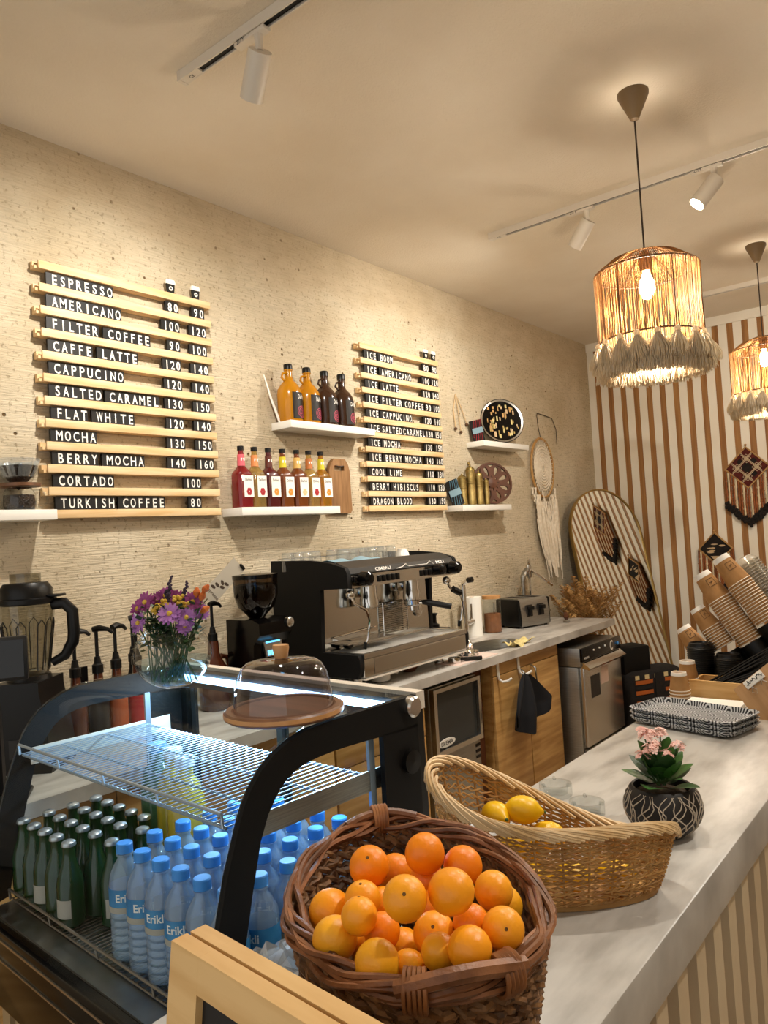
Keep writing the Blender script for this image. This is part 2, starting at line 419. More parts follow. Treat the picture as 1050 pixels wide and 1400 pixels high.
def wall_material():
    m = mat('plaster', 'd8c8aa'); nt = m.node_tree; N = nt.nodes; L = nt.links; b = N['Principled BSDF']
    b.inputs['Roughness'].default_value = 0.85; b.inputs['Specular IOR Level'].default_value = 0.2
    tc = N.new('ShaderNodeTexCoord')
    def noise(scale, stretch, det=5, rg=0.6):
        mp = N.new('ShaderNodeMapping'); mp.inputs['Scale'].default_value = stretch; L.new(tc.outputs['Object'], mp.inputs[0])
        n = N.new('ShaderNodeTexNoise'); n.inputs['Scale'].default_value = scale; n.inputs['Detail'].default_value = det; n.inputs['Roughness'].default_value = rg
        L.new(mp.outputs[0], n.inputs['Vector']); return n.outputs['Fac']
    def ramp(fac, p0, c0, p1, c1):
        r = N.new('ShaderNodeValToRGB'); r.color_ramp.elements[0].position = p0; r.color_ramp.elements[1].position = p1
        r.color_ramp.elements[0].color = c0; r.color_ramp.elements[1].color = c1; L.new(fac, r.inputs[0]); return r.outputs[0]
    def mix(fac, a, b_, mode='MIX'):
        x = N.new('ShaderNodeMix'); x.data_type = 'RGBA'; x.blend_type = mode
        if isinstance(fac, float): x.inputs[0].default_value = fac
        else: L.new(fac, x.inputs[0])
        for s, q in ((x.inputs[6], a), (x.inputs[7], b_)):
            if isinstance(q, tuple): s.default_value = q
            else: L.new(q, s)
        return x.outputs[2]
    big = ramp(noise(2.2, (1, 1, 1)), 0.35, lin('d6c8ae'), 0.7, lin('bfae90'))
    lines = ramp(noise(22, (1, 0.35, 7), 4), 0.3, (0.80, 0.80, 0.80, 1), 0.55, (1, 1, 1, 1))
    c = mix(1.0, big, lines, 'MULTIPLY')
    speck = ramp(noise(55, (1, 1, 1), 3), 0.32, (0.52, 0.48, 0.42, 1), 0.43, (1, 1, 1, 1))
    c = mix(0.8, c, speck, 'MULTIPLY')
    vo = N.new('ShaderNodeTexVoronoi'); vo.inputs['Scale'].default_value = 13; L.new(tc.outputs['Object'], vo.inputs['Vector'])
    pit = ramp(vo.outputs['Distance'], 0.07, (0, 0, 0, 1), 0.11, (1, 1, 1, 1))
    gate = ramp(noise(5, (1, 1, 1), 2), 0.46, (1, 1, 1, 1), 0.52, (0, 0, 0, 1))
    pm = N.new('ShaderNodeMath'); pm.operation = 'MAXIMUM'; L.new(pit, pm.inputs[0]); L.new(gate, pm.inputs[1])
    inv = N.new('ShaderNodeMath'); inv.operation = 'SUBTRACT'; inv.inputs[0].default_value = 1; L.new(pm.outputs[0], inv.inputs[1])
    c = mix(inv.outputs[0], c, lin('6b5436'))
    # a smoother patched band under the ceiling with an uneven lower edge
    sx = N.new('ShaderNodeSeparateXYZ'); L.new(tc.outputs['Object'], sx.inputs[0])
    ad = N.new('ShaderNodeMath'); ad.operation = 'MULTIPLY_ADD'; L.new(noise(2.5, (1, 1, 1)), ad.inputs[0]); ad.inputs[1].default_value = 0.5; L.new(sx.outputs['Z'], ad.inputs[2])
    band = ramp(ad.outputs[0], 0.0, (0, 0, 0, 1), 1.0, (1, 1, 1, 1)); N.remove(band.node)
    mr = N.new('ShaderNodeMapRange'); mr.inputs[1].default_value = 3.17; mr.inputs[2].default_value = 3.27; L.new(ad.outputs[0], mr.inputs[0])
    bandc = ramp(noise(6, (1, 1, 2)), 0.35, lin('c8b496'), 0.7, lin('b09a7a'))
    mulb = N.new('ShaderNodeMath'); mulb.operation = 'MULTIPLY'; mulb.inputs[1].default_value = 0.5; L.new(mr.outputs[0], mulb.inputs[0])
    c = mix(mulb.outputs[0], c, bandc)
    L.new(c, b.inputs['Base Color'])
    bp = N.new('ShaderNodeBump'); bp.inputs['Strength'].default_value = 0.8; bp.inputs['Distance'].default_value = 0.008
    hs = N.new('ShaderNodeMath'); hs.operation = 'ADD'; L.new(noise(26, (1, 0.3, 6), 5), hs.inputs[0]); L.new(pm.outputs[0], hs.inputs[1])
    L.new(hs.outputs[0], bp.inputs['Height']); L.new(bp.outputs[0], b.inputs['Normal'])
wall_material()
mat('ceiling', 'e8decd', 'dfd3bf', 1.5, rough=0.9, bump=0.35, bscale=110, spec=0.2)

# ------------------------------------------------------------------ the room
H = 3.24; YB = 6.59
struct('floor', MB().b2((-0.1, -1.6, -0.1), (5.2, YB+0.1, 0)), 'floor')
struct('ceiling', MB().b2((-0.1, -1.6, H), (5.2, YB+0.1, H+0.1)), 'ceiling')
struct('wall_left', MB().b2((-0.1, -1.6, 0), (0, YB+0.1, H)), 'plaster')
struct('wall_right', MB().b2((5.1, -1.6, 0), (5.2, YB, H)), 'ceiling')
wb = struct('wall_back', MB().b2((0, YB, 0), (5.2, YB+0.1, H)), 'slat_wood')
sl = MB(); x = -0.015; i = 0
edges = [(0.0, 0.064)]; x = 0.113
while x < 5.0: edges.append((x, x+0.0654)); x += 0.1144
for a, b in edges: sl.b2((max(a, 0.001), YB-0.004, 0), (b, YB-0.0005, H-0.0), bev=0.0)
struct('slats', sl, 'slat_white', wb)
struct('trim_1', MB().b2((0.0, YB-0.016, H-0.075), (5.1, YB-0.0045, H)), 'slat_white')

# ------------------------------------------------------------------ back counter along the left wall
ZC = 0.92
def slab_with_hole():
    m = MB(); x0, x1, y0, y1 = 0.0, 0.66, 0.2, 5.2; cx, cy, rx, ry = 0.43, 3.87, 0.14, 0.25
    n = 32; ring = [(cx+rx*math.cos(2*PI*k/n), cy+ry*math.sin(2*PI*k/n)) for k in range(n)]
    def edge(t):
        dx, dy = math.cos(t), math.sin(t); s = 1e9
        for q, lo, hi in ((dx, x0-cx, x1-cx), (dy, 3.5-cy, 4.6-cy)):
            if q > 1e-9: s = min(s, hi/q)
            if q < -1e-9: s = min(s, lo/q)
        return (cx+dx*s, cy+dy*s)
    angs = sorted(set([2*PI*k/n for k in range(n)]+[math.atan2(yy-cy, xx-cx) % (2*PI) for xx in (x0, x1) for yy in (3.5, 4.6)]))
    k = len(angs); R = [(cx+rx*math.cos(t), cy+ry*math.sin(t)) for t in angs]; E_ = [edge(t) for t in angs]
    for z, fl in ((ZC, False), (ZC-0.045, True)):
        m.add([(a, b, z) for a, b in R]+[(a, b, z) for a, b in E_], [((i, k+i, k+(i+1) % k, (i+1) % k) if not fl else (i, (i+1) % k, k+(i+1) % k, k+i)) for i in range(k)])
    m.add([(a, b, ZC) for a, b in R]+[(a, b, ZC-0.045) for a, b in R], [(i, (i+1) % k, k+(i+1) % k, k+i) for i in range(k)])
    for xx in (x0, x1): m.add([(xx, 3.5, ZC), (xx, 4.6, ZC), (xx, 4.6, ZC-.045), (xx, 3.5, ZC-.045)], [(0, 1, 2, 3)])
    m.b2((x0, y0, ZC-.045), (x1, 3.5, ZC)); m.b2((x0, 4.6, ZC-.045), (x1, y1, ZC)); return m
tag(slab_with_hole().build('worktop', 'marble'), 'long pale marble worktop along the plaster wall with the sink cut out', 'worktop')
# cabinets under it
ZT = ZC-0.046
def cabinet(name, label, y0, y1, doors, x1=0.60, top=ZT):
    t = thing(name, label, 'cabinet', (0.3, (y0+y1)/2, 0)); w = y1-y0
    m = MB().b2((-0.29, -w/2, 0.08), (x1-0.3, w/2, top))
    if top < ZT:
        for yy in (-w/2, w/2-0.018): m.b2((-0.29, yy, top+0.0001), (x1-0.3, yy+0.018, ZT))
    m.build('body', 'oak', t)
    MB().b2((-0.27, -w/2+0.01, 0), (x1-0.36, w/2-0.01, 0.08)).build('plinth', 'shadow_gap', t)
    for a, b, z0, z1, kind in doors:
        MB().b2((x1-0.299, a-(y0+y1)/2+0.002, z0), (x1-0.28, b-(y0+y1)/2-0.002, z1), bev=0.0015).build(kind, 'oak', t)
    return t
cabinet('drawer_cabinet', 'oak cabinet front of three drawers left of the steel ice machine', 2.30, 2.93, [(2.30, 2.93, 0.64, 0.86, 'drawer'), (2.30, 2.93, 0.39, 0.635, 'drawer'), (2.30, 2.93, 0.09, 0.385, 'drawer')])
cabinet('plain_cabinet', 'oak cabinet run mostly hidden behind the glass display case', 0.3, 2.29, [(0.3, 1.3, 0.09, 0.86, 'door'), (1.3, 2.29, 0.09, 0.86, 'door')])
sc_ = cabinet('sink_cabinet', 'oak sink cabinet with two doors and towel hooks under the basin', 3.57, 4.36, [(3.57, 4.36, 0.80, 0.865, 'front_rail'), (3.57, 3.955, 0.09, 0.795, 'door'), (3.96, 4.36, 0.09, 0.795, 'door')], top=0.72)
for s, yy in ((0, 3.86), (1, 4.00)):
    MB().tube([(0.32, yy-3.965, 0.795), (0.352, yy-3.965, 0.78), (0.355, yy-3.965, 0.70), (0.352, yy-3.965, 0.62), (0.32, yy-3.965, 0.60)], 0.006, 8).build('door_handle', 'chrome', sc_)
tag(MB().b2((0.02, 3.47, 0), (0.55, 3.56, ZT)).build('gap_filler', 'wood_carved'), 'dark brown filler panel between the ice machine and the sink cabinet', 'panel')
tag(MB().b2((0.02, 2.935, 0), (0.50, 3.015, ZT)).build('gap_filler', 'shadow_gap'), 'black block standing in for the shaded gap between the drawer cabinet and the ice machine', 'panel')  # near-black block paints the shade of the open gap between the units
# ice machine
t = thing('ice_machine', 'steel undercounter ice machine with a dark flap door', 'ice machine', (0.32, 3.24, 0))
MB().b2((-0.3, -0.22, 0.06), (0.26, 0.22, 0.835), bev=0.004).build('body', 'steel_brushed', t)
MB().strip([(-0.215, 0.50), (0.215, 0.50), (0.215, 0.83), (-0.215, 0.83)], [(-0.19, 0.525), (0.19, 0.525), (0.19, 0.81), (-0.19, 0.81)], 0.03, wallf(0.26, 0, 0), True).build('door_frame', 'steel', t)
MB().b2((0.262, -0.189, 0.526), (0.272, 0.189, 0.809)).build('door_panel', 'glass_grey', t)
MB().b2((0.262, -0.21, 0.08), (0.27, 0.21, 0.49), bev=0.003).build('lower_panel', 'steel_brushed', t)
pl = MB().prism([(0.075*math.cos(2*PI*k/20)*1.0, 0.021*math.sin(2*PI*k/20)) for k in range(20)], 0.004, wallf(0.272, -0.105, 0.551)).build('name_plate', 'label_white', t)
letter(MB(), 'BREMA', 0.105, 0.020, wallf(0.2765, -0.157, 0.541)).build('lettering', 'letter_black', pl)
for k in range(3): MB().b2((0.27, 0.165, 0.40+0.03*k), (0.2725, 0.205, 0.415+0.03*k)).build('vent_slot', 'shadow_gap', t)
# glass washer
t = thing('glass_washer', 'stainless glass washer at the far end of the counter, with a black control strip', 'dishwasher', (0.42, 4.77, 0))
MB().b2((-0.32, -0.31, 0.06), (0.28, 0.31, 0.70), bev=0.004).build('body', 'steel_brushed', t)
MB().b2((-0.32, -0.31, 0.703), (0.30, 0.31, 0.82), bev=0.004).build('hood', 'steel_brushed', t)
cp = MB().b2((0.30, -0.31, 0.735), (0.318, 0.31, 0.82), bev=0.002).build('control_panel', 'black_gloss', t)
letter(MB(), 'C', 0.05, 0.065, wallf(0.319, 0.125, 0.745), bold=0.02).build('lettering', 'label_white', cp)
letter(MB(), 'INOKSAN', 0.075, 0.014, wallf(0.319, -0.29, 0.750)).build('lettering', 'label_white', cp)
for k in range(3): MB().lathe([(0.006, 0), (0.006, 0.005), (0, 0.006)], 10, wallf(0.318, -0.14+0.09*k, 0.79)).build('indicator', 'label_white', cp)
MB().lathe([(0.012, 0), (0.010, 0.006), (0, 0.007)], 14, wallf(0.318, 0.26, 0.775)).build('button', 'cap_blue', cp)
MB().b2((0.282, -0.29, 0.20), (0.312, 0.31, 0.70), bev=0.004).build('door', 'steel', t)
MB().prism([(0, 0), (0.05, -0.012), (0.055, 0.0), (0.01, 0.035), (0, 0.035)], 0.60, Matrix(((1, 0, 0, 0.30), (0, 0, 1, -0.29), (0, 1, 0, 0.695), (0, 0, 0, 1)))).build('door_handle', 'steel_mirror', t)
MB().b2((0.282, -0.29, 0.06), (0.305, 0.31, 0.185), bev=0.003).build('kick_panel', 'steel_brushed', t)
MB().b2((0.3125, -0.20, 0.49), (0.3135, -0.06, 0.63)).build('sticker', 'graphite', t)
MB().b2((0.3125, -0.04, 0.55), (0.3135, 0.08, 0.66)).build('sticker', 'sticker_pink', t)
for fx1 in (-0.28, 0.24):
    for fy1 in (-0.27, 0.27): MB().cyl((fx1, fy1, 0), (fx1, fy1, 0.06), 0.02, seg=12).build('foot', 'black_plastic', t)
MB().b2((-0.1, -0.3105, 0.30), (-0.06, -0.3105-0.001, 0.80)).build('tape_strip', 'sticker_pink', t)
# sink, tap and things around it
t = thing('sink_basin', 'oval steel sink basin let into the pale worktop', 'sink', (0.43, 3.87, ZC))
MB().shell([(0.148, 0.003), (0.14, 0.001), (0.137, -0.02), (0.13, -0.13), (0.11, -0.16), (0.03, -0.165), (0.001, -0.165)], 36, sy=1.78).build('bowl', 'steel_brushed', t)
MB().lathe([(0.001, -0.163), (0.03, -0.163), (0.035, -0.160), (0.03, -0.158), (0.001, -0.160)], 20).build('drain', 'chrome', t)
t = thing('tap', 'tall chrome column tap behind the sink with a black tip', 'tap', (0.13, 4.08, ZC))
MB().cyl((0, 0, 0), (0, 0, 0.02), 0.03, seg=20).build('base_ring', 'chrome', t)
MB().tube([(0, 0, 0.02), (0, 0, 0.33), (0.004, 0, 0.35), (0.05, 0, 0.375)], [0.022, 0.018, 0.016, 0.014], 12).build('column', 'chrome', t)
MB().cyl((0.04, 0, 0.37), (0.075, 0, 0.375), 0.018, seg=12).build('spout_tip', 'black_plastic', t)
MB().tube([(0, 0, 0.09), (0, 0.09, 0.10)], 0.019, 12).build('lever_body', 'chrome', t)
MB().tube([(0.0, 0.08, 0.10), (0.0, 0.085, 0.21)], 0.006, 8).build('lever', 'chrome', t)
t = thing('glass_rinser', 'small chrome glass rinser cone beside the espresso machine', 'rinser', (0.52, 3.49, ZC))
MB().lathe([(0.055, 0), (0.06, 0.01), (0.05, 0.03), (0.03, 0.045), (0.035, 0.06), (0.02, 0.08), (0.008, 0.105), (0, 0.11)], 12).build('cone', 'chrome', t)
for k in range(8): MB().ball((0.048*math.cos(k*PI/4), 0.048*math.sin(k*PI/4), 0.022), 0.014, 8, 6).build('knob', 'chrome', t)
b = MB(); rr = random.Random(4)
b.grid(lambda u, v: (0.585+0.09*(u-0.5)+0.02*math.sin(v*7), 3.93+0.22*(v-0.5), ZC+0.012+0.012*math.sin(u*9+v*6)+0.01*math.cos(v*13)), 14, 18)
tag(b.build('dish_cloth', 'cloth_yellow'), 'crumpled pale yellow dish cloth on the front edge of the sink', 'cloth')
t = thing('paper_towel_roll', 'white paper towel roll standing between tap and jar', 'paper towel', (0.10, 4.22, ZC))
MB().lathe([(0.02, 0.0), (0.062, 0.0), (0.062, 0.25), (0.02, 0.25)], 28, closed=True).build('roll', 'paper_white', t)
MB().cyl((0, 0, 0.0), (0, 0, 0.249), 0.0195, seg=14).build('core', 'kraft', t)
t = thing('cocoa_jar', 'glass jar half full of cocoa under a wooden lid beside the toaster', 'jar', (0.16, 4.37, ZC))
MB().shell([(0.001, 0.003), (0.058, 0.003), (0.06, 0.01), (0.06, 0.225)], 28).build('glass', 'clear_glass', t)
MB().lathe([(0, 0.005), (0.056, 0.005), (0.056, 0.125), (0, 0.12)], 24).build('cocoa', 'cocoa', t)
MB().lathe([(0.062, 0.225), (0.062, 0.245), (0, 0.246)], 28).build('lid', 'beech', t)
MB().tube([(0.02, -0.01, 0.12), (0.03, -0.02, 0.20)], 0.006, 8).build('scoop', 'steel', t)
# toaster
t = thing('toaster', 'silver two-lever toaster with black side panels on the worktop', 'toaster', (0.20, 4.72, ZC), math.radians(-16))
MB().b2((-0.11, -0.155, 0.012), (0.11, -0.135, 0.195), bev=0.01).build('side_panel', 'black_plastic', t)
MB().b2((-0.11, 0.135, 0.012), (0.11, 0.155, 0.195), bev=0.01).build('side_panel', 'black_plastic', t)
MB().prism([(-0.11, 0.012), (0.115, 0.012), (0.118, 0.06), (0.105, 0.18), (0.09, 0.20), (-0.09, 0.20), (-0.11, 0.18)], 0.27, Matrix(((1, 0, 0, 0), (0, 0, 1, -0.135), (0, 1, 0, 0), (0, 0, 0, 1)))).build('shell', 'steel_brushed', t)
for yy in (-0.055, 0.055):
    MB().b2((-0.09, yy-0.03, 0.2), (0.09, yy+0.03, 0.2015)).build('bread_slot', 'shadow_gap', t)
    MB().b2((0.108, yy-0.03, 0.075), (0.118, yy+0.03, 0.155), bev=0.003).build('lever_slot', 'shadow_gap', t)
    MB().b2((0.112, yy-0.022, 0.12), (0.145, yy+0.022, 0.148), bev=0.006).build('lever', 'black_plastic', t)
    MB().b2((0.115, yy-0.02, 0.082), (0.128, yy+0.008, 0.12), bev=0.004).build('dial', 'black_plastic', t)
for a in (-0.09, 0.09):
    for c in (-0.12, 0.12): MB().cyl((a, c, 0), (a, c, 0.014), 0.012, seg=8).build('foot', 'black_plastic', t)
# citrus press behind the toaster
t = thing('citrus_press', 'grey lever citrus press with a long chrome handle behind the toaster', 'citrus press', (0.10, 4.98, ZC))
MB().box((0, 0, 0.012), (0.16, 0.18, 0.024), bev=0.008).build('base', 'steel_brushed', t)
MB().tube([(0, -0.055, 0.02), (0, -0.055, 0.29), (0, -0.05, 0.325), (0, -0.02, 0.35), (0, 0.02, 0.37)], [0.014, 0.014, 0.02, 0.022, 0.022], 10).build('column', 'steel_brushed', t)
MB().box((0, 0.045, 0.36), (0.028, 0.05, 0.10), bev=0.01).build('hinge_block', 'steel', t)
MB().lathe([(0.013, -0.006), (0.022, 0), (0.022, 0.006), (0.013, 0.01)], 14, tr(0, 0.05, 0.43) @ rot(0, PI/2, 0), closed=True).build('ring', 'chrome', t)
MB().tube([(0.01, 0.05, 0.37), (0.05, 0.16, 0.30), (0.08, 0.25, 0.24)], [0.010, 0.011, 0.013], 10).build('handle', 'chrome', t)
MB().cyl((0, 0.05, 0.05), (0, 0.05, 0.32), 0.009, seg=10).build('ram', 'chrome', t)
MB().shell([(0.001, 0.10), (0.045, 0.12), (0.055, 0.15)], 18, tr(0, 0.045, 0)).build('cup', 'steel', t)
t = thing('coffee_tamper', 'small glass-bodied tamper with a brown wooden knob before the toaster', 'tamper', (0.42, 4.93, ZC), 0.5)
MB().lathe([(0.024, 0), (0.024, 0.012), (0.012, 0.02), (0.012, 0.03)], 16).build('foot', 'clear_glass', t)
MB().tube([(0, 0, 0.03), (0.0, 0.02, 0.04), (0, 0.07, 0.055)], [0.014, 0.019, 0.014], 10).build('knob', 'wood_carved', t)
# over-door hooks and the towel
def hook(yy, label):
    t = thing('towel_hook', label, 'hook', (0.622, yy, ZT-0.06), group=None)
    MB().box((0.003, 0, 0.02), (0.004, 0.022, 0.08)).build('plate', 'white_paint', t)
    MB().tube([(0.005, 0, 0.0), (0.007, 0, -0.035), (0.022, 0.01, -0.05), (0.05, 0.02, -0.045), (0.07, 0.03, -0.03)], 0.007, 8).build('prong', 'white_paint', t)
hook(3.62, 'white metal hook on the sink cabinet, left of the dark towel')
hook(3.85, 'white metal hook on the sink cabinet from which the dark towel hangs')
b = MB()
def towelf(u, v):
    q = min(1.0, v*1.5)**0.7; y = 3.845-0.02*q+(u-0.5)*(0.05+0.36*q)
    low = 0.33-0.10*abs(u-0.42)*2
    return (0.672+(0.030*math.sin(u*13+v*2)+0.03)*q, y, 0.772-low*v-0.10*abs(u-0.5)*(1-v)*q+0.004*math.sin(u*20))
b.grid(towelf, 30, 18); b.grid(lambda u, v: tuple(Vector(towelf(u, v))+Vector((-0.010, 0, 0))), 30, 18)
tag(b.build('tea_towel', 'navy_cloth'), 'black navy tea towel hanging on a hook from the sink cabinet', 'towel')
# wet print paper under the rinser
tag(MB().box((0.56, 3.42, ZC+0.001), (0.15, 0.40, 0.002)).build('napkin_sheet', 'sticker_pink'), 'pinkish printed paper sheet lying on the worktop around the rinser', 'paper')
# ------------------------------------------------------------------ menu boards
MENU1 = [
 [('ESPRESSO', 1.483, 1.742), ('80', 2.012, 2.065), ('90', 2.151, 2.206)],
 [('AMERICANO', 1.48, 1.775), ('100', 1.985, 2.065), ('120', 2.131, 2.212)],
 [('FILTER', 1.476, 1.669), ('COFFEE', 1.714, 1.909), ('90', 2.01, 2.063), ('100', 2.129, 2.21)],
 [('CAFFE', 1.477, 1.637), ('LATTE', 1.681, 1.844), ('120', 1.982, 2.061), ('140', 2.13, 2.213)],
 [('CAPPUCINO', 1.477, 1.773), ('120', 1.984, 2.062), ('140', 2.132, 2.214)],
 [('SALTED', 1.474, 1.67), ('CARAMEL', 1.707, 1.939), ('130', 1.982, 2.062), ('150', 2.133, 2.211)],
 [('FLAT', 1.478, 1.602), ('WHITE', 1.645, 1.812), ('120', 1.985, 2.062), ('140', 2.131, 2.212)],
 [('MOCHA', 1.472, 1.636), ('130', 1.983, 2.062), ('150', 2.133, 2.212)],
 [('BERRY', 1.474, 1.638), ('MOCHA', 1.68, 1.85), ('140', 1.981, 2.061), ('160', 2.135, 2.215)],
 [('CORTADO', 1.474, 1.703), ('100', 2.059, 2.138)],
 [('TURKISH', 1.478, 1.703), ('COFFEE', 1.743, 1.941), ('80', 2.079, 2.134)]]
MENU2 = [
 [('ICE', 3.37, 3.458), ('BOOM', 3.498, 3.616), ('80', 3.937, 3.99), ('90', 4.031, 4.078)],
 [('ICE', 3.366, 3.455), ('AMERICANO', 3.502, 3.792), ('100', 3.915, 3.99), ('120', 4.016, 4.086)],
 [('ICE', 3.366, 3.457), ('LATTE', 3.503, 3.658), ('120', 3.915, 3.988), ('140', 4.016, 4.086)],
 [('ICE', 3.364, 3.452), ('FILTER', 3.49, 3.683), ('COFFEE', 3.715, 3.911), ('90', 3.936, 3.99), ('100', 4.02, 4.086)],
 [('ICE', 3.362, 3.449), ('CAPPUCINO', 3.488, 3.774), ('120', 3.911, 3.985), ('140', 4.02, 4.086)],
 [('ICE', 3.366, 3.45), ('SALTED', 3.474, 3.664), ('CARAMEL', 3.68, 3.907), ('130', 3.919, 3.992), ('150', 4.021, 4.086)],
 [('ICE', 3.362, 3.448), ('MOCHA', 3.484, 3.641), ('130', 3.905, 3.976), ('150', 4.019, 4.086)],
 [('ICE', 3.362, 3.449), ('BERRY', 3.492, 3.647), ('MOCHA', 3.685, 3.85), ('140', 3.905, 3.98), ('160', 4.017, 4.086)],
 [('COOL', 3.356, 3.481), ('LIME', 3.521, 3.641), ('110', 3.905, 3.975), ('130', 4.02, 4.086)],
 [('BERRY', 3.354, 3.508), ('HIBISCUS', 3.549, 3.801), ('110', 3.905, 3.978), ('130', 4.016, 4.086)],
 [('DRAGON', 3.353, 3.536), ('BLOOD', 3.578, 3.722), ('130', 3.905, 3.979), ('150', 4.019, 4.086)]]
def menu(label, rows, y0, y1, ztop, zbot, cups):
    n = len(rows); pitch = (ztop-0.032-zbot)/n; yc = (y0+y1)/2
    t = thing('menu_board', label, 'menu board', (0, yc, zbot))
    for i in range(n+1):
        z = ztop-zbot-0.032-pitch*i
        m = MB(); m.b2((0.003, y0-yc, z), (0.020, y1-yc, z+0.030)); m.b2((0.0205, y0-yc, z), (0.036, y1-yc, z+0.012)); m.b2((0.0365, y0-yc+0.012, z), (0.046, y1-yc, z+0.032), bev=0.002)
        m.build('rail', 'pine', t)
    for i, row in enumerate(rows):
        z = ztop-zbot-0.032-pitch*(i+1)+0.0125
        for w, a, b in row:
            num = w.isdigit()
            p0 = a-(0.022 if not num else 0.012); p1 = b+0.004
            s = MB().b2((0.022, p0-yc, z), (0.033, p1-yc, z+0.070)).build('price_tile' if num else 'word_tile', 'letter_black', t)
            mono(MB(), w, b-a, 0.039, wallf(0.0336, a-yc, z+0.026), bold=0.018).build('lettering', 'letter_white', s)
    z = ztop-zbot
    for yy in cups:
        c = MB().mi(0).prism([(-0.017, 0), (0.017, 0), (0.022, 0.05), (-0.022, 0.05)], 0.008, wallf(0.030, yy-yc, z+0.0))
        c.mi(1).prism([(-0.024, 0.042), (0.024, 0.042), (0.024, 0.052), (0.019, 0.062), (-0.019, 0.062), (-0.024, 0.052)], 0.010, wallf(0.029, yy-yc, z))
        c.mi(1).prism([(0.010*math.cos(k*PI/8), 0.022+0.010*math.sin(k*PI/8)) for k in range(16)], 0.0095, wallf(0.030, yy-yc, z))
        c.mi(0).prism([(0.004*math.cos(k*PI/6), 0.022+0.004*math.sin(k*PI/6)) for k in range(12)], 0.0102, wallf(0.030, yy-yc, z))
        c.build('cup_sign', ['letter_black', 'letter_white'], t)
menu('large pine letter board left, hot coffees from ESPRESSO to TURKISH COFFEE', MENU1, 1.415, 2.237, 2.733, 1.746, (2.03, 2.165))
menu('pine letter board right of the bottles, iced drinks from ICE BOOM to DRAGON BLOOD', MENU2, 3.287, 4.088, 2.722, 1.749, (3.965, 4.05))
# ------------------------------------------------------------------ floating shelves
def shelf(label, y0, y1, z):
    tag(MB().box((0.0712, (y0+y1)/2, z-0.0185), (0.141, y1-y0, 0.037), bev=0.0015).build('floating_shelf', 'white_paint'), label, 'shelf')
shelf('white floating shelf carrying the yellow and brown sauce bottles', 2.622, 3.273, 2.205)
shelf('white floating shelf carrying the row of seven syrup bottles', 2.28, 2.945, 1.774)
shelf('white floating shelf carrying the painted round plate', 4.44, 5.08, 2.215)
shelf('white floating shelf carrying the brass coffee mills', 4.125, 4.76, 1.774)
shelf('white floating shelf at the left edge carrying the drip carafe', 0.76, 1.405, 1.774)
# sauce bottles
def sauce(label, y, z, m, ref=[None]):
    t = thing('sauce_bottle', label, 'bottle', (0.072, y, z), 0, 'big sauce bottles on the upper shelf')
    MB().lathe([(0.058, 0), (0.063, 0.008), (0.064, 0.14), (0.060, 0.165), (0.045, 0.19), (0.025, 0.212), (0.019, 0.23), (0.019, 0.262), (0.023, 0.263), (0.023, 0.268)], 28).build('body', m, t)
    MB().lathe([(0.0225, 0.268), (0.0225, 0.292), (0.020, 0.296), (0, 0.296)], 24).build('cap', 'black_plastic', t)
    lb = MB().lathe([(0.0646, 0.012), (0.0646, 0.145)], 14, a0=-0.55, a1=1.45).build('front_label', 'label_black', t)
    lf = MB()
    for r0, r1 in ((0.030, 0.026), (0.021, 0.017), (0.012, 0.006)):
        n = 24
        for k in range(n):
            a, b = 2*PI*k/n, 2*PI*(k+1)/n
            q = []
            for r, an in ((r0, a), (r0, b), (r1, b), (r1, a)):
                th = 0.30+r*math.cos(an)/0.0652; q.append((0.0652*math.cos(th), 0.0652*math.sin(th), 0.048+r*math.sin(an)))
            lf.add(q, [(0, 1, 2, 3)])
    lf.build('rose_print', 'label_rose', lb)
    xf = Matrix(((math.cos(0.35), 0, 0, 0), (0, 0, 0, 0), (0, 0, 0, 0), (0, 0, 0, 1)))
    letter(MB(), 'DaVinci', 0.055, 0.022, Matrix.Rotation(0.35, 4, 'Z') @ Matrix(((0, 0, 1, 0.0005), (1, 0, 0, 0), (0, 1, 0, 0.112), (0, 0, 0, 1))), bend=0.065).build('lettering', 'label_white', lb)
    MB().tube([(0.015, -0.018, 0.25), (0, -0.04, 0.245), (-0.005, -0.043, 0.225), (0, -0.03, 0.21)], 0.006, 8).build('finger_loop', m, t)
for y, lab, m in ((2.690, 'yellow sauce bottle with black cap, first from the left on the upper shelf', 'sauce_yellow'), (2.822, 'yellow sauce bottle with black cap, next to the brown bottles', 'sauce_yellow'),
                  (2.955, 'brown sauce bottle with black cap, next to the yellow bottles', 'sauce_brown'), (3.09, 'brown sauce bottle with black cap, nearest the iced drinks board', 'sauce_brown')):
    sauce(lab, y, 2.2052, m)
tag(MB().tube([(0.05, 2.634, 2.206), (0.03, 2.60, 2.33), (0.012, 2.578, 2.445)], [0.007, 0.006, 0.003], 8).build('wooden_stirrer', 'paper_white'), 'pale curved stick leaning on the wall beside the yellow sauce bottle', 'stick')
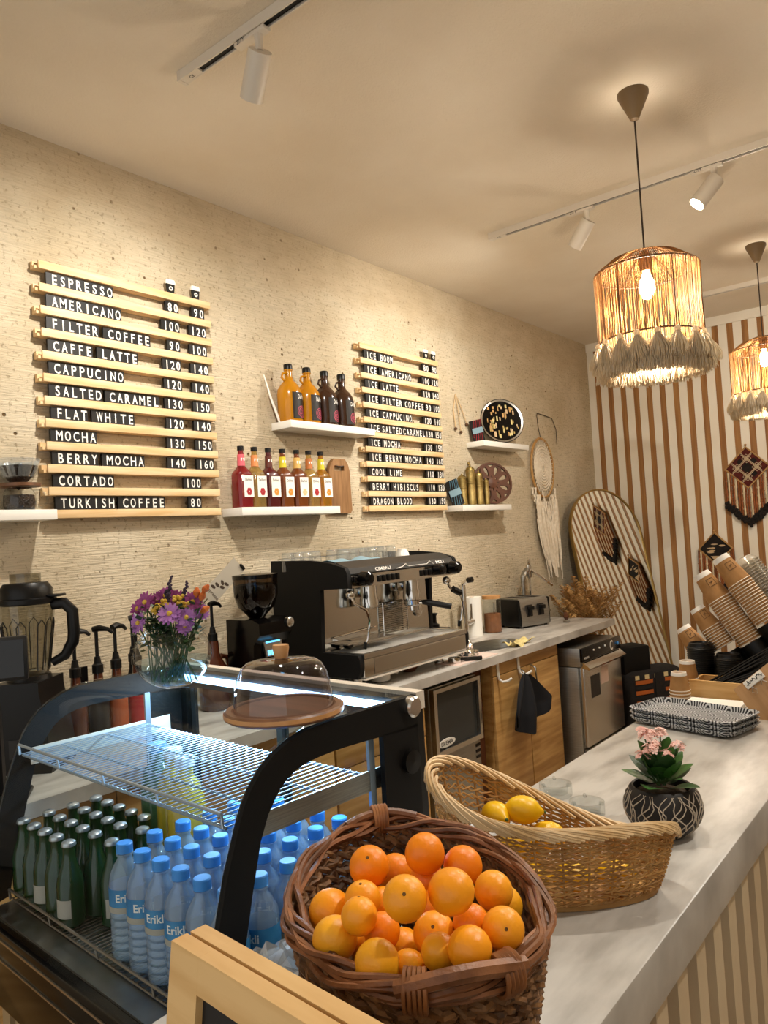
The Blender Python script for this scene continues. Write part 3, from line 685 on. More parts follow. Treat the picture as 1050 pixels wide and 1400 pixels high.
# syrup bottles
def syrup(y, body, neck, fruit, label):
    t = thing('syrup_bottle', label, 'bottle', (0.072, y, 1.7742), math.radians(-8), 'syrup bottles on the lower shelf')
    def sq(h, r, n=20):
        out = []
        for k in range(n):
            a = 2*PI*k/n+PI/4*0; c, s = math.cos(a), math.sin(a); p = 5
            q = (abs(c)**p+abs(s)**p)**(-1/p); out.append((r*q*c, r*q*s, h))
        return out
    lev = [(0.0, 0.037), (0.004, 0.040), (0.155, 0.040), (0.168, 0.037), (0.182, 0.026), (0.195, 0.019), (0.205, 0.0165), (0.25, 0.015), (0.262, 0.013), (0.272, 0.013)]
    m = MB(); vs = []; n = 20
    for i, (h, r) in enumerate(lev):
        if i < 5: vs += sq(h, r, n)
        else: vs += [(r*math.cos(2*PI*k/n), r*math.sin(2*PI*k/n), h) for k in range(n)]
    fs = [(i*n+k, i*n+(k+1) % n, (i+1)*n+(k+1) % n, (i+1)*n+k) for i in range(len(lev)-1) for k in range(n)]+[tuple(reversed(range(n)))]
    m.add(vs, fs); m.build('body', body, t)
    MB().lathe([(0.0155, 0.272), (0.0155, 0.292), (0, 0.293)], 18).build('cap', 'black_plastic', t)
    nb = MB().mi(0).shell([(0.0192, 0.198), (0.0180, 0.208), (0.0165, 0.252)], 20); nb.mi(1)
    nb.add([(0.0197*math.cos(a), 0.0197*math.sin(a), z) for a, z in ((-0.6, 0.222), (0.5, 0.222), (0.5, 0.235), (-0.6, 0.235))], [(0, 1, 2, 3)])
    nb.build('neck_label', [neck, 'label_white'], t)
    lb = MB().b2((0.0402, -0.016, 0.050), (0.0410, 0.036, 0.150)).build('front_label', 'label_white', t)
    letter(MB(), 'DaVinci', 0.036, 0.013, wallf(0.0414, -0.008, 0.125)).build('lettering', 'print_ink', lb)
    fr = MB(); rr = random.Random(int(y*1000))
    for k in range(6):
        a = k*PI/3; fr.prism([(0.011+0.008*math.cos(a)+0.0065*math.cos(q*PI/5), 0.075+0.011*math.sin(a)+0.008*math.sin(q*PI/5)) for q in range(10)], 0.0006+0.0001*k, wallf(0.0411, 0.0, 0))
    fr.build('fruit_print', fruit, lb)
mat('neck_pink', 'd9606b', rough=0.5); mat('neck_peach', 'd8894e', rough=0.5); mat('neck_brown', '5a2617', rough=0.5); mat('neck_yellow', 'd8c52a', rough=0.5); mat('neck_cream', 'dcae5e', rough=0.5); mat('neck_tan', 'b96d34', rough=0.5)
for y, body, neck, fruit, label in (
    (2.348, 'syrup_red', 'neck_pink', 'berry_red', 'bright red syrup bottle with a pink neck label, at the left end'),
    (2.431, 'syrup_pale', 'neck_peach', 'berry_red', 'pale syrup bottle with orange neck label beside the bright red bottle'),
    (2.521, 'syrup_crimson', 'neck_brown', 'fruit_orange', 'dark crimson syrup bottle with a brown neck label'),
    (2.615, 'syrup_amber', 'neck_yellow', 'fruit_orange', 'amber syrup bottle with yellow neck label, middle of the row of seven'),
    (2.714, 'syrup_amber', 'neck_cream', 'fruit_tan', 'amber syrup bottle with a pale orange neck label'),
    (2.800, 'syrup_pale', 'neck_tan', 'berry_red', 'pale gold syrup bottle with a rust neck label'),
    (2.890, 'syrup_gold', 'neck_yellow', 'fruit_orange', 'golden syrup bottle with yellow neck label beside the wooden board')): syrup(y, body, neck, fruit, label)
# chopping board on the wall
t = thing('cutting_board', 'worn wooden cutting board with a hand slot hung beside the syrup shelf', 'cutting board', (0.004, 3.075, 1.742))
ol = [(-0.075, 0.0), (0.085, 0.0), (0.098, 0.02), (0.095, 0.20), (0.085, 0.265), (0.06, 0.30), (-0.03, 0.30), (-0.06, 0.265), (-0.082, 0.20), (-0.086, 0.02)]
m = MB(); m.prism([(a, b) for a, b in ol if b <= 0.2501]+[], 0.022, wallf(0, 0, 0)) if False else None
m = MB(); low = [(-0.075, 0.0), (0.085, 0.0), (0.098, 0.02), (0.0945, 0.235), (-0.071, 0.235), (-0.086, 0.02)]
m.prism(low, 0.022, wallf(0, 0, 0)); m.prism([(-0.071, 0.2351), (-0.03, 0.2351), (-0.03, 0.262), (-0.058, 0.272)], 0.022, wallf(0, 0, 0)); m.prism([(0.05, 0.2351), (0.0945, 0.2351), (0.083, 0.272), (0.05, 0.262)], 0.022, wallf(0, 0, 0))
m.prism([(-0.058, 0.272), (-0.03, 0.262), (0.05, 0.262), (0.083, 0.272), (0.06, 0.30), (-0.03, 0.30)], 0.022, wallf(0, 0, 0)); m.build('board', 'board_wood', t)
MB().tube([(0.024, -0.02, 0.262), (0.026, 0.01, 0.255), (0.024, 0.04, 0.262)], 0.003, 6).build('hanging_cord', 'cord_dark', t)
# plate, incense packs, brass mills, carved disc
rm = rot(0, 0, math.radians(-38)) @ rot(0, math.radians(80), 0)
t = thing('painted_plate', 'round dark-rimmed plate painted with a yellow scene, leaning on the shelf', 'plate', (0.095, 4.78, 2.2155+0.163), 0, None, rm)
MB().lathe([(0, -0.004), (0.13, -0.004), (0.165, 0.008), (0.165, 0.012), (0.13, 0.002), (0, 0.002)], 40).build('rim', 'black_gloss', t)
pp = MB(); rr = random.Random(8)
for k in range(60):
    a = rr.uniform(0, 2*PI); r = 0.135*math.sqrt(rr.random()); w = rr.uniform(0.006, 0.016); h = rr.uniform(0.012, 0.04)
    if r+h*0.6 > 0.145: continue
    pp.mi(k % 4); pp.box((r*math.cos(a), r*math.sin(a), 0.0025+0.00015*k), (h, w, 0.001))
pp.build('painting', ['cloth_yellow', 'brass', 'oak', 'cotton_tan'], t)
MB().shell([(0.148, 0.0085), (0.160, 0.0125)], 40).build('painted_border', 'steel', t)
def pack(label, y, z, w, h, c, tilt, x=0.06):
    t = thing('incense_pack', label, 'packet', (x, y, z), 0, None, rot(0, 0, math.radians(-25)) @ rot(math.radians(tilt), 0, 0))
    m = MB(); m.grid(lambda u, v: (0.018*math.sin(PI*u)*(1-0.4*abs(v-0.5)), (u-0.5)*w, v*h), 8, 8); m.grid(lambda u, v: (-0.018*math.sin(PI*u)*(1-0.4*abs(v-0.5)), (u-0.5)*w, v*h), 8, 8)
    m.build('wrapper', c, t)
    q = MB(); rr = random.Random(3)
    for k in range(5): q.tube([(0.019*math.sin(PI*min(0.95, max(0.05, 0.16*k+0.08*j)))+0.001, (0.16*k+0.08*j-0.5)*w if 0 < 0.16*k+0.08*j < 1 else 0.45*w, h*(j/4)) for j in range(5)], 0.0015, 4)
    q.build('thread', 'rug_blue' if h > 0.16 else 'berry_red', t)
    MB().grid(lambda u, v: (0.0215*math.sin(PI*(0.15+0.7*u))+0.001, (u*0.9-0.45)*w, h*(0.40+0.25*v)), 6, 2).build('band', 'cloth_blue', t)
pack('dark red incense bundle with a blue paper band beside the plate', 4.52, 2.2158, 0.10, 0.155, 'black_cloth', 12)
pack('blue threaded incense bundle with a paper band left of the mills', 4.205, 1.775, 0.10, 0.175, 'black_cloth', 18)
def mill(y, x, h, r, crank, label):
    t = thing('brass_mill', label, 'coffee mill', (x, y, 1.7742), math.radians(35), 'brass coffee mills')
    MB().lathe([(r, 0), (r, 0.01), (r*0.95, 0.014), (r*0.95, h*0.52), (r*1.02, h*0.53), (r*1.02, h*0.56), (r*0.95, h*0.57), (r*0.95, h*0.84)], 20).build('body', 'brass', t)
    MB().lathe([(r*1.06, h*0.84), (r*1.06, h*0.87), (r*0.75, h*0.93), (r*0.25, h*0.955), (r*0.2, h)], 20).build('dome', 'brass', t)
    if crank:
        MB().tube([(0, 0, h), (0, 0.01, h+0.008), (0, 0.11, h+0.006)], 0.007, 6).build('crank', 'brass', t)
        MB().ball((0, 0.11, h+0.02), 0.010, 10, 8).build('crank_knob', 'brass', t)
mill(4.345, 0.075, 0.275, 0.032, True, 'tallest brass coffee mill with a crank, left of the carved disc')
mill(4.285, 0.045, 0.215, 0.030, False, 'brass mill behind the blue incense bundle')
mill(4.415, 0.095, 0.235, 0.029, False, 'shorter brass mill in front of the carved disc')
mill(4.475, 0.115, 0.185, 0.020, False, 'smallest slim brass mill against the carved disc')
t = thing('carved_disc', 'dark carved wooden disc with petal openings behind the brass mills', 'wood carving', (0.085, 4.60, 1.775+0.150), 0, None, rot(0, 0, math.radians(-35)) @ rot(0, math.radians(82), 0))
m = MB(); R0 = 0.148
NS = 8
for k in range(NS):   # spokes and webs around eight petal openings
    a0 = 2*PI*k/NS; w = 2*PI/NS
    def P(r, a): return (r*math.cos(a), r*math.sin(a))
    n = 6
    hole = []
    for q in range(2*n):
        tt = 2*PI*q/(2*n); rr_ = 0.088+0.034*math.cos(tt); aa = a0+w/2+(0.22*w)*math.sin(tt)*(0.4+0.6*(rr_/0.122)); hole.append(P(rr_, aa))
    oute = []
    for q in range(2*n):
        tt = 2*PI*q/(2*n); c, s = math.cos(tt), math.sin(tt); mx = max(abs(c), abs(s)); c, s = c/mx, s/mx
        oute.append(P(0.085+0.050*c if c < 0 else 0.085+0.050*c, a0+w/2+w/2*s))
    m.strip(oute, hole, 0.016, None, True)
m.strip([(R0*math.cos(2*PI*k/40), R0*math.sin(2*PI*k/40)) for k in range(40)], [(0.134*math.cos(2*PI*k/40), 0.134*math.sin(2*PI*k/40)) for k in range(40)], 0.02, None, True)
m.lathe([(0, 0), (0.036, 0), (0.036, 0.02), (0.012, 0.026), (0, 0.026)], 24); m.build('disc', 'wood_carved', t)
# drip carafe on the left shelf
t = thing('drip_carafe', 'fluted glass drip carafe with wooden collar and paper filter on the left shelf', 'carafe', (0.075, 1.30, 1.7742))
MB().shell([(0.001, 0.002), (0.052, 0.002), (0.058, 0.02), (0.055, 0.06), (0.040, 0.085), (0.042, 0.10), (0.06, 0.13), (0.072, 0.165)], 28).build('glass', 'clear_glass', t)
MB().lathe([(0, 0.004), (0.05, 0.004), (0.054, 0.02), (0.052, 0.055), (0.0, 0.055)], 24).build('coffee', 'coffee_bean', t)
MB().lathe([(0.043, 0.082), (0.075, 0.086), (0.075, 0.097), (0.043, 0.10)], 28, closed=True).build('collar', 'walnut', t)
vs = MB(); vs.shell([(0.002, 0.075), (0.05, 0.125), (0.066, 0.16)], 40); vs.build('coffee_grounds', 'coffee_bean', t)
fl = MB(); fl.grid(lambda u, v: ((0.05+0.028*v+0.003*math.sin(u*60))*math.cos(2*PI*u), (0.05+0.028*v+0.003*math.sin(u*60))*math.sin(2*PI*u), 0.12+0.065*v), 60, 4); fl.build('paper_filter', 'film', t)
MB().tube([(0, 0.052, 0.075), (0, 0.085, 0.075), (0, 0.103, 0.055), (0, 0.103, 0.03), (0, 0.085, 0.012), (0, 0.056, 0.012)], 0.004, 8).build('handle', 'clear_glass', t)
# twigs and hanging cord on the wall
t = thing('hanging_twigs', 'small bundle of twigs on a string on the plaster wall', 'wall ornament', (0.004, 4.30, 2.37))
MB().tube([(0.004, 0.03, 0.17), (0.006, -0.01, 0.06), (0.008, 0.0, -0.06)], 0.004, 6).build('twig', 'cotton_tan', t)
MB().tube([(0.004, 0.03, 0.17), (0.006, 0.09, 0.08), (0.008, 0.14, -0.02)], 0.0035, 6).build('twig', 'cotton_tan', t)
MB().tube([(0.006, 0.03, 0.17), (0.008, 0.05, 0.02), (0.01, 0.06, -0.08)], 0.0035, 6).build('twig', 'cotton_tan', t)
for c in ((0.009, 0.0, -0.07), (0.009, 0.14, -0.03), (0.011, 0.06, -0.09)): MB().ball(c, 0.011, 8, 6).build('bead', 'ring_brown', t)
# dreamcatcher
t = thing('dreamcatcher', 'cream crocheted dreamcatcher with feathers on the wall above the toaster', 'dreamcatcher', (0.03, 5.50, 2.07))
RY, RZ = 0.185, 0.235
MB().tube([(0.0, RY*math.cos(2*PI*k/48), RZ*math.sin(2*PI*k/48)) for k in range(48)], 0.010, 8, True).build('hoop', 'rattan', t)
MB().tube([(0, 0, RZ), (-0.01, -0.01, RZ+0.1), (-0.02, 0.0, RZ+0.19), (-0.024, 0.02, RZ+0.21)], 0.003, 5).build('hanging_cord', 'cord_dark', t)
MB().tube([(-0.024, 0.02, RZ+0.21), (-0.022, 0.16, RZ+0.20), (-0.022, 0.27, RZ+0.19), (-0.02, 0.33, RZ+0.10), (-0.02, 0.33, RZ-0.03)], 0.003, 5).build('loose_cord', 'cord_dark', t)
m = MB()
for q in range(1, 9):
    f = q/9.0
    m.tube([(0.002+0.004*(k % 2), (RY*0.86*f)*math.cos(2*PI*k/56), (RZ*0.86*f)*math.sin(2*PI*k/56)) for k in range(56)], 0.0062, 5, True)
for k in range(44):
    a = 2*PI*k/44; m.tube([(0, 0.02*math.cos(a), 0.025*math.sin(a)), (0.003, RY*math.cos(a+0.05), RZ*math.sin(a+0.05))], 0.003, 4)
m.build('crocheted_web', 'cotton', t)
m = MB(); rr = random.Random(5)
for row in range(9):      # netted knot work below the hoop
    z = -0.16-0.055*row; wdt = 0.19-0.015*row
    for k in range(9):
        y = -0.03+0.055*row*0.25+(k-4)/4*wdt
        if z > -0.235*math.sqrt(max(0, 1-(y/0.2)**2)): continue
        y2 = y+wdt/8; m.tube([(0.006, y, z), (0.010, (y+y2)/2, z-0.028), (0.006, y2, z-0.055)], 0.0055, 4); m.tube([(0.006, y2, z), (0.010, (y+y2)/2, z-0.028), (0.006, y, z-0.055)], 0.0055, 4)
m.build('knotted_net', 'cotton', t)
m = MB()
for k in range(60):
    y = rr.uniform(-0.17, 0.2); z0 = -0.2-0.3*rr.random(); L_ = rr.uniform(0.25, 0.45); d = 0.12*(0.4-y*2)
    m.tube([(0.01, y, z0), (0.016, y+d*0.3+rr.uniform(-.02, .02), z0-L_*0.5), (0.012, y+d, z0-L_)], [0.005, 0.004, 0.002], 4)
m.build('fringe', 'cotton', t)
for k, (y, z, L_, an) in enumerate(((-0.15, -0.22, 0.36, 0.10), (-0.09, -0.32, 0.42, 0.22), (-0.02, -0.45, 0.42, 0.20), (0.05, -0.50, 0.38, 0.10), (0.16, -0.25, 0.36, -0.02), (-0.13, -0.42, 0.30, 0.3), (0.11, -0.45, 0.35, 0.0))):
    f = MB(); f.tube([(0.015, y, z), (0.022, y+math.sin(an)*L_, z-L_)], 0.002, 4)
    f.grid(lambda u, v: (0.019+0.012*math.sin(PI*u), y+math.sin(an)*L_*v+(u-0.5)*0.085*math.sin(PI*min(1, 0.08+v*0.95))**0.7, z-L_*v), 6, 12); f.build('feather', 'cotton', t)
mat('steel_card', 'aba292', rough=0.5)
mat('drip_steel', 'e4e0d8', rough=0.4, metal=0.35)
# ------------------------------------------------------------------ espresso machine (local: x out of wall, y along, z from worktop)
t = thing('espresso_machine', 'black two-group espresso machine with a chrome front on the back worktop', 'espresso machine', (0.0, 2.94, ZC)); EM = t
XZ = Matrix(((1, 0, 0, 0), (0, 0, 1, 0), (0, 1, 0, 0), (0, 0, 0, 1)))
side = [(0.07, 0.06), (0.07, 0.595), (0.33, 0.590), (0.46, 0.575), (0.545, 0.552), (0.558, 0.53), (0.562, 0.46), (0.39, 0.455), (0.378, 0.17), (0.595, 0.165), (0.605, 0.145), (0.605, 0.10), (0.585, 0.06)]
for y in (-0.44, 0.415): MB().prism(side, 0.025, tr(0, y, 0) @ XZ).build('side_panel', 'black_matte', t)
MB().prism([(0.08, 0.458), (0.08, 0.53), (0.50, 0.53), (0.55, 0.515), (0.553, 0.458)], 0.828, tr(0, -0.414, 0) @ XZ).build('head', 'graphite', t)
MB().prism([(0.500, 0.5305), (0.47, 0.578), (0.545, 0.548), (0.556, 0.522), (0.551, 0.5155)], 0.828, tr(0, -0.414, 0) @ XZ).build('upper_fascia', 'graphite', t)
MB().prism([(0.5535, 0.459), (0.5515, 0.514), (0.560, 0.516), (0.562, 0.459)], 0.826, tr(0, -0.413, 0) @ XZ).build('button_strip', 'steel_mirror', t)
fx = Matrix.Translation((0.5600, -0.22, 0.522)) @ Matrix(((0, -0.45, 0.9, 0), (1, 0, 0, 0), (0, 0.9, 0.45, 0), (0, 0, 0, 1)))
fx = Matrix(((0, -0.42, 0.91, 0.5575), (1, 0, 0, -0.235), (0, 0.91, 0.42, 0.526), (0, 0, 0, 1)))
letter(MB(), 'CIMBALI', 0.115, 0.016, fx).build('lettering', 'label_white', t)
letter(MB(), 'M21', 0.07, 0.016, Matrix.Translation((0, 0.49, 0)) @ fx).build('lettering', 'label_white', t)
MB().tube([(0.5600, -0.08, 0.525), (0.558, -0.03, 0.531), (0.553, 0.0, 0.543), (0.559, 0.015, 0.530), (0.559, 0.13, 0.530), (0.559, 0.17, 0.530), (0.553, 0.20, 0.543), (0.5600, 0.23, 0.525)], 0.0016, 4).build('line_print', 'label_white', t)
for y0 in (-0.22, 0.115):
    for k in range(5):
        MB().box((0.5645, y0+0.035*k, 0.488), (0.008, 0.022, 0.032), bev=0.004).build('button', 'black_plastic', t)
for y, r in ((-0.345, 0.034), (0.235, 0.03), (0.375, 0.034)):
    MB().lathe([(0.02, 0), (r, 0.008), (r*0.92, 0.05), (r*0.6, 0.06), (0, 0.061)], 18, wallf(0.56, y, 0.497)).build('steam_knob', 'black_gloss', t)
MB().box((0.568, -0.385, 0.497), (0.02, 0.05, 0.03), bev=0.006).build('knob_plate', 'black_gloss', t)
MB().b2((0.10, -0.412, 0.535), (0.47, 0.412, 0.5405)).build('cup_rack', 'steel_brushed', t)
MB().tube([(0.09, -0.41, 0.60), (0.09, 0.41, 0.60)], 0.005, 8).build('rack_rail', 'chrome', t)
MB().b2((0.34, -0.413, 0.16), (0.375, 0.413, 0.456)).build('splash_panel', 'steel_mirror', t)
MB().b2((0.08, -0.413, 0.07), (0.34, 0.413, 0.456)).build('boiler_body', 'black_matte', t)
MB().b2((0.35, -0.413, 0.07), (0.58, 0.413, 0.145)).build('lower_body', 'graphite', t)
MB().strip([(0.376, -0.414), (0.61, -0.414), (0.61, 0.414), (0.376, 0.414)], [(0.395, -0.395), (0.59, -0.395), (0.59, 0.395), (0.395, 0.395)], 0.022, tr(0, 0, 0.147), True).build('tray_rim', 'steel', t)
g = MB()
for k in range(62): g.b2((0.396, -0.393+k*0.0128, 0.158), (0.589, -0.387+k*0.0128, 0.163))
for a in (0.45, 0.535): g.b2((a, -0.394, 0.152), (a+0.006, 0.394, 0.1575))
g.build('drip_grate', 'drip_steel', t)
MB().b2((0.395, -0.394, 0.1455), (0.59, 0.394, 0.147)).build('drip_tray', 'graphite', t)
MB().b2((0.581, -0.412, 0.062), (0.606, 0.412, 0.1455), bev=0.006).build('front_frame', 'steel', t)
MB().b2((0.6062, -0.345, 0.072), (0.6085, 0.395, 0.138)).build('front_panel', 'steel_mirror', t)
MB().b2((0.3, -0.41, 0.052), (0.607, 0.41, 0.0605)).build('lower_edge', 'white_lamp', t)
for y in (-0.33, 0.32):
    for x in (0.14, 0.49): MB().lathe([(0.026, 0), (0.026, 0.012), (0.022, 0.014), (0.022, 0.0525)], 16, tr(x, y, 0)).build('foot', 'steel', t)
for y in (-0.17, 0.17):
    gh = MB().lathe([(0.03, 0.345), (0.046, 0.35), (0.046, 0.385), (0.04, 0.40), (0.04, 0.4575)], 22, tr(0.45, y, 0)).build('group_head', 'chrome', t)
    MB().box((0.405, y, 0.425), (0.06, 0.05, 0.06), bev=0.008).build('group_mount', 'chrome', t)
pf = MB(); pf.lathe([(0.032, 0.318), (0.040, 0.325), (0.040, 0.347)], 20, tr(0.45, 0.17, 0)); pf.tube([(0.47, 0.175, 0.335), (0.50, 0.19, 0.335)], 0.010, 8); pf.build('portafilter', 'chrome', t)
MB().tube([(0.50, 0.19, 0.335), (0.53, 0.205, 0.332), (0.63, 0.26, 0.305)], [0.012, 0.016, 0.015], 10).build('portafilter_handle', 'black_plastic', t)
MB().tube([(0.452, 0.165, 0.318), (0.455, 0.165, 0.295)], 0.012, 8).build('spout', 'chrome', t)
for k in range(14): MB().tube([(0.392, 0.02+0.0, 0.205+0.0115*k), (0.392, 0.23, 0.205+0.0115*k)], 0.0022, 4).build('cup_stand_wire', 'chrome', t) if k < 0 else None
cw = MB()
for k in range(14): cw.tube([(0.390, 0.0, 0.20+0.0105*k), (0.390, 0.20, 0.20+0.0105*k)], 0.0022, 4)
cw.tube([(0.392, 0.0, 0.19), (0.392, 0.0, 0.345), (0.392, 0.20, 0.345), (0.392, 0.20, 0.19), (0.392, 0.0, 0.19)], 0.004, 6); cw.build('cup_stand', 'chrome', t)
gg = MB().lathe([(0.030, 0), (0.034, 0.008), (0.028, 0.010)], 22, wallf(0.376, 0.31, 0.28)).build('gauge_bezel', 'chrome', t)
MB().lathe([(0.028, 0), (0, 0.0005)], 22, wallf(0.3855, 0.31, 0.28)).build('gauge_face', 'label_white', t)
MB().b2((0.3862, 0.308, 0.28), (0.387, 0.311, 0.30)).build('gauge_needle', 'letter_black', t)
def wand(y, s):
    MB().ball((0.54, y, 0.43), 0.022, 12, 8).build('wand_joint', 'chrome', t)
    MB().tube([(0.54, y, 0.43), (0.555, y+0.01*s, 0.39), (0.585, y+0.055*s, 0.355), (0.592, y+0.065*s, 0.31), (0.585, y+0.05*s, 0.225), (0.578, y+0.035*s, 0.195)], [0.007, 0.007, 0.007, 0.006, 0.006, 0.006], 8).build('steam_wand', 'chrome', t)
    MB().tube([(0.58, y+0.04*s, 0.215), (0.578, y+0.035*s, 0.185)], [0.009, 0.008], 8).build('wand_tip', 'black_plastic' if s > 0 else 'chrome', t)
wand(-0.405, 1); wand(0.36, 1)
MB().tube([(0.57, 0.37, 0.385), (0.588, 0.415, 0.36)], 0.018, 8).build('wand_grip', 'black_plastic', t)
MB().tube([(0.40, -0.30, 0.185), (0.43, -0.30, 0.19)], 0.02, 8).build('tray_knob', 'black_plastic', t)
MB().b2((0.38, -0.395, 0.20), (0.50, -0.05, 0.204)).build('cup_platform', 'steel', t)
MB().tube([(0.383, -0.36, 0.225), (0.387, -0.06, 0.24)], 0.004, 6).build('hose', 'chrome', t)
# glasses, cups and cloth on the machine
ZM = ZC+0.5406
def tumbler(x, y, label, first=[None]):
    if first[0] is None:
        g = thing('glass_tumbler', label, 'glass', (x, y, ZM), 0, 'tumblers on the espresso machine')
        MB().shell([(0.033, 0), (0.034, 0.003), (0.030, 0.082), (0.026, 0.088)], 20).build('wall', 'tumbler_glass', g)
        MB().lathe([(0, 0.082), (0.029, 0.084), (0.027, 0.09), (0, 0.09)], 20).build('foot', 'tumbler_glass', g); first[0] = g; return g
    return dup(first[0], (x, y, ZM), 0, label)
for i in range(6):
    for j, x in enumerate((0.16, 0.24)):
        y = 2.84+0.076*i
        tumbler(x, y, f'clear tumbler on the espresso machine, {ORD[i]} from left in the {"wall" if j == 0 else "middle"} row')
for i in range(5):
    tumbler(0.16, 2.53+0.062*i*1.0+0.0, f'clear tumbler at the left end of the espresso machine, {ORD[i]} from left') if i < 4 else None
def cup(x, y, label):
    c = thing('coffee_cup', label, 'cup', (x, y, ZM), 0.4)
    MB().lathe([(0.040, 0), (0.041, 0.002), (0.034, 0.045), (0.022, 0.062), (0.022, 0.068), (0.019, 0.068), (0.019, 0.063), (0.031, 0.044), (0.0385, 0.002)], 24, closed=True).build('bowl', 'ceramic_white', c)
    MB().tube([(0, 0.038, 0.012), (0, 0.058, 0.018), (0, 0.06, 0.035), (0, 0.034, 0.045)], 0.005, 6).build('handle', 'ceramic_white', c)
cup(0.22, 3.345, 'upturned white cup at the right end of the tumblers'); cup(0.30, 3.25, 'upturned white cup in front of the right tumblers')
b = MB(); b.grid(lambda u, v: (0.27+0.18*v, 2.60+0.34*u, ZM+0.02+0.022*math.sin(PI*v)*(1+0.3*math.sin(u*11))+0.004*math.sin(u*17+v*6)), 20, 14); b.grid(lambda u, v: (0.27+0.18*v, 2.60+0.34*u, ZM+0.002), 2, 2)
tag(b.build('bar_cloth', 'cloth_blue'), 'folded blue-grey cloth on top of the espresso machine', 'cloth')
# things under and beside the machine
t = thing('milk_pot', 'white lidded pot with a side handle under the espresso machine', 'pot', (0.50, 2.76, ZC), 0)
MB().lathe([(0.03, 0), (0.045, 0.006), (0.048, 0.022), (0.042, 0.036), (0, 0.046)], 24).build('body', 'ceramic_white', t)
MB().tube([(0.02, 0.042, 0.03), (0.03, 0.07, 0.036), (0.035, 0.085, 0.032)], [0.009, 0.009, 0.011], 8).build('handle', 'ceramic_white', t)
t = thing('clay_bowl', 'small brown clay bowl under the espresso machine', 'bowl', (0.47, 3.02, ZC))
MB().lathe([(0.03, 0), (0.055, 0.03), (0.058, 0.045), (0.054, 0.045), (0.03, 0.006), (0, 0.006)], 22).build('bowl', 'clay_brown', t)
t = thing('loose_portafilter', 'black-handled portafilter lying beside the machine foot', 'portafilter', (0.56, 3.30, ZC), 0.9)
MB().lathe([(0.03, 0), (0.035, 0.003), (0.035, 0.028), (0.031, 0.028), (0.03, 0.006)], 18).build('basket', 'chrome', t)
MB().tube([(0.034, 0, 0.016), (0.06, 0, 0.014), (0.15, 0, 0.012)], [0.007, 0.011, 0.011], 8).build('handle', 'black_plastic', t)
t = thing('knock_tray', 'white box with black tamping mat between the machine and the tap', 'tray', (0.22, 3.60, ZC))
MB().b2((-0.09, -0.10, 0), (0.09, 0.10, 0.11), bev=0.006).build('box', 'white_paint', t)
MB().b2((-0.07, -0.08, 0.11), (0.07, 0.08, 0.13), bev=0.005).build('mat', 'black_plastic', t)
MB().lathe([(0.028, 0.13), (0.028, 0.15), (0.012, 0.16), (0.012, 0.2), (0.022, 0.215), (0, 0.22)], 16, tr(0, 0.02, 0)).build('tamper', 'black_plastic', t)
# ------------------------------------------------------------------ grinder
t = thing('coffee_grinder', 'black on-demand coffee grinder with a bean hopper and lit blue display', 'grinder', (0.31, 2.185, ZC))
MB().prism([(-0.11, 0), (0.13, 0), (0.13, 0.05), (0.05, 0.09), (0.06, 0.26), (0.10, 0.30), (0.10, 0.35), (0.06, 0.365), (-0.11, 0.365)], 0.185, tr(0, -0.08, 0) @ XZ).build('body', 'black_gloss', t)
d = MB().prism([(-0.045, 0.0), (0.045, 0.0), (0.055, 0.11), (-0.055, 0.11)], 0.012, wallf(0.065, 0.02, 0.20) @ rot(-0.15, 0, 0)).build('control_panel', 'steel_brushed', t)
MB().b2((-0.04, 0.06, 0.0125), (0.04, 0.095, 0.0135), wallf(0.065, 0.02, 0.20) @ rot(-0.15, 0, 0)).build('display', 'screen_blue', d)
for k in range(4): MB().b2((-0.036+0.019*k, 0.008, 0.0125), (-0.022+0.019*k, 0.03, 0.0135), wallf(0.065, 0.02, 0.20) @ rot(-0.15, 0, 0)).build('button', 'screen_blue', d)
MB().shell([(0.032, 0.365), (0.045, 0.382), (0.078, 0.415), (0.094, 0.465), (0.096, 0.535)], 28).build('hopper', 'hopper_glass', t)
MB().lathe([(0.03, 0.367), (0.042, 0.383), (0.075, 0.416), (0.091, 0.466), (0.092, 0.51), (0, 0.518)], 28).build('coffee_beans', 'coffee_bean', t)
MB().lathe([(0.097, 0.535), (0.098, 0.552), (0.06, 0.556), (0, 0.556)], 28).build('hopper_lid', 'black_gloss', t)
MB().lathe([(0.022, 0), (0.022, 0.02), (0.016, 0.024), (0, 0.024)], 16, tr(0.09, 0.09, 0.34) @ rot(0, PI/2, 0)).build('adjust_knob', 'steel', t)
MB().tube([(0.08, 0, 0.14), (0.16, 0, 0.13)], 0.008, 8).build('fork', 'chrome', t)
# tilted card with bean print behind the vase
t = thing('price_card', 'grey card printed with coffee beans clipped above the pump bottles', 'card', (0.09, 2.100, 1.375), 0, None, rot(math.radians(-50), 0, math.radians(-8)))
MB().b2((-0.001, -0.04, 0), (0.001, 0.04, 0.22)).build('card', 'steel_card', t)
m = MB()
for a, b, s in ((-0.012, 0.075, 0), (0.014, 0.085, 0.5), (0.0, 0.10, -0.4), (0.02, 0.11, 0.3), (-0.02, 0.055, 0.2)):
    m.prism([(a+0.013*math.cos(k*PI/6)*math.cos(s)-0.007*math.sin(k*PI/6)*math.sin(s), b+0.013*math.cos(k*PI/6)*math.sin(s)+0.007*math.sin(k*PI/6)*math.cos(s)) for k in range(12)], 0.0005, wallf(0.0011, 0, 0))
m.build('bean_print', 'print_ink', t); letter(MB(), 'espresso', 0.075, 0.016, wallf(0.0013, -0.037, 0.02)).build('lettering', 'print_ink', t)
MB().box((0, 0.02, 0.222), (0.02, 0.03, 0.012), bev=0.003).build('clip', 'black_plastic', t)
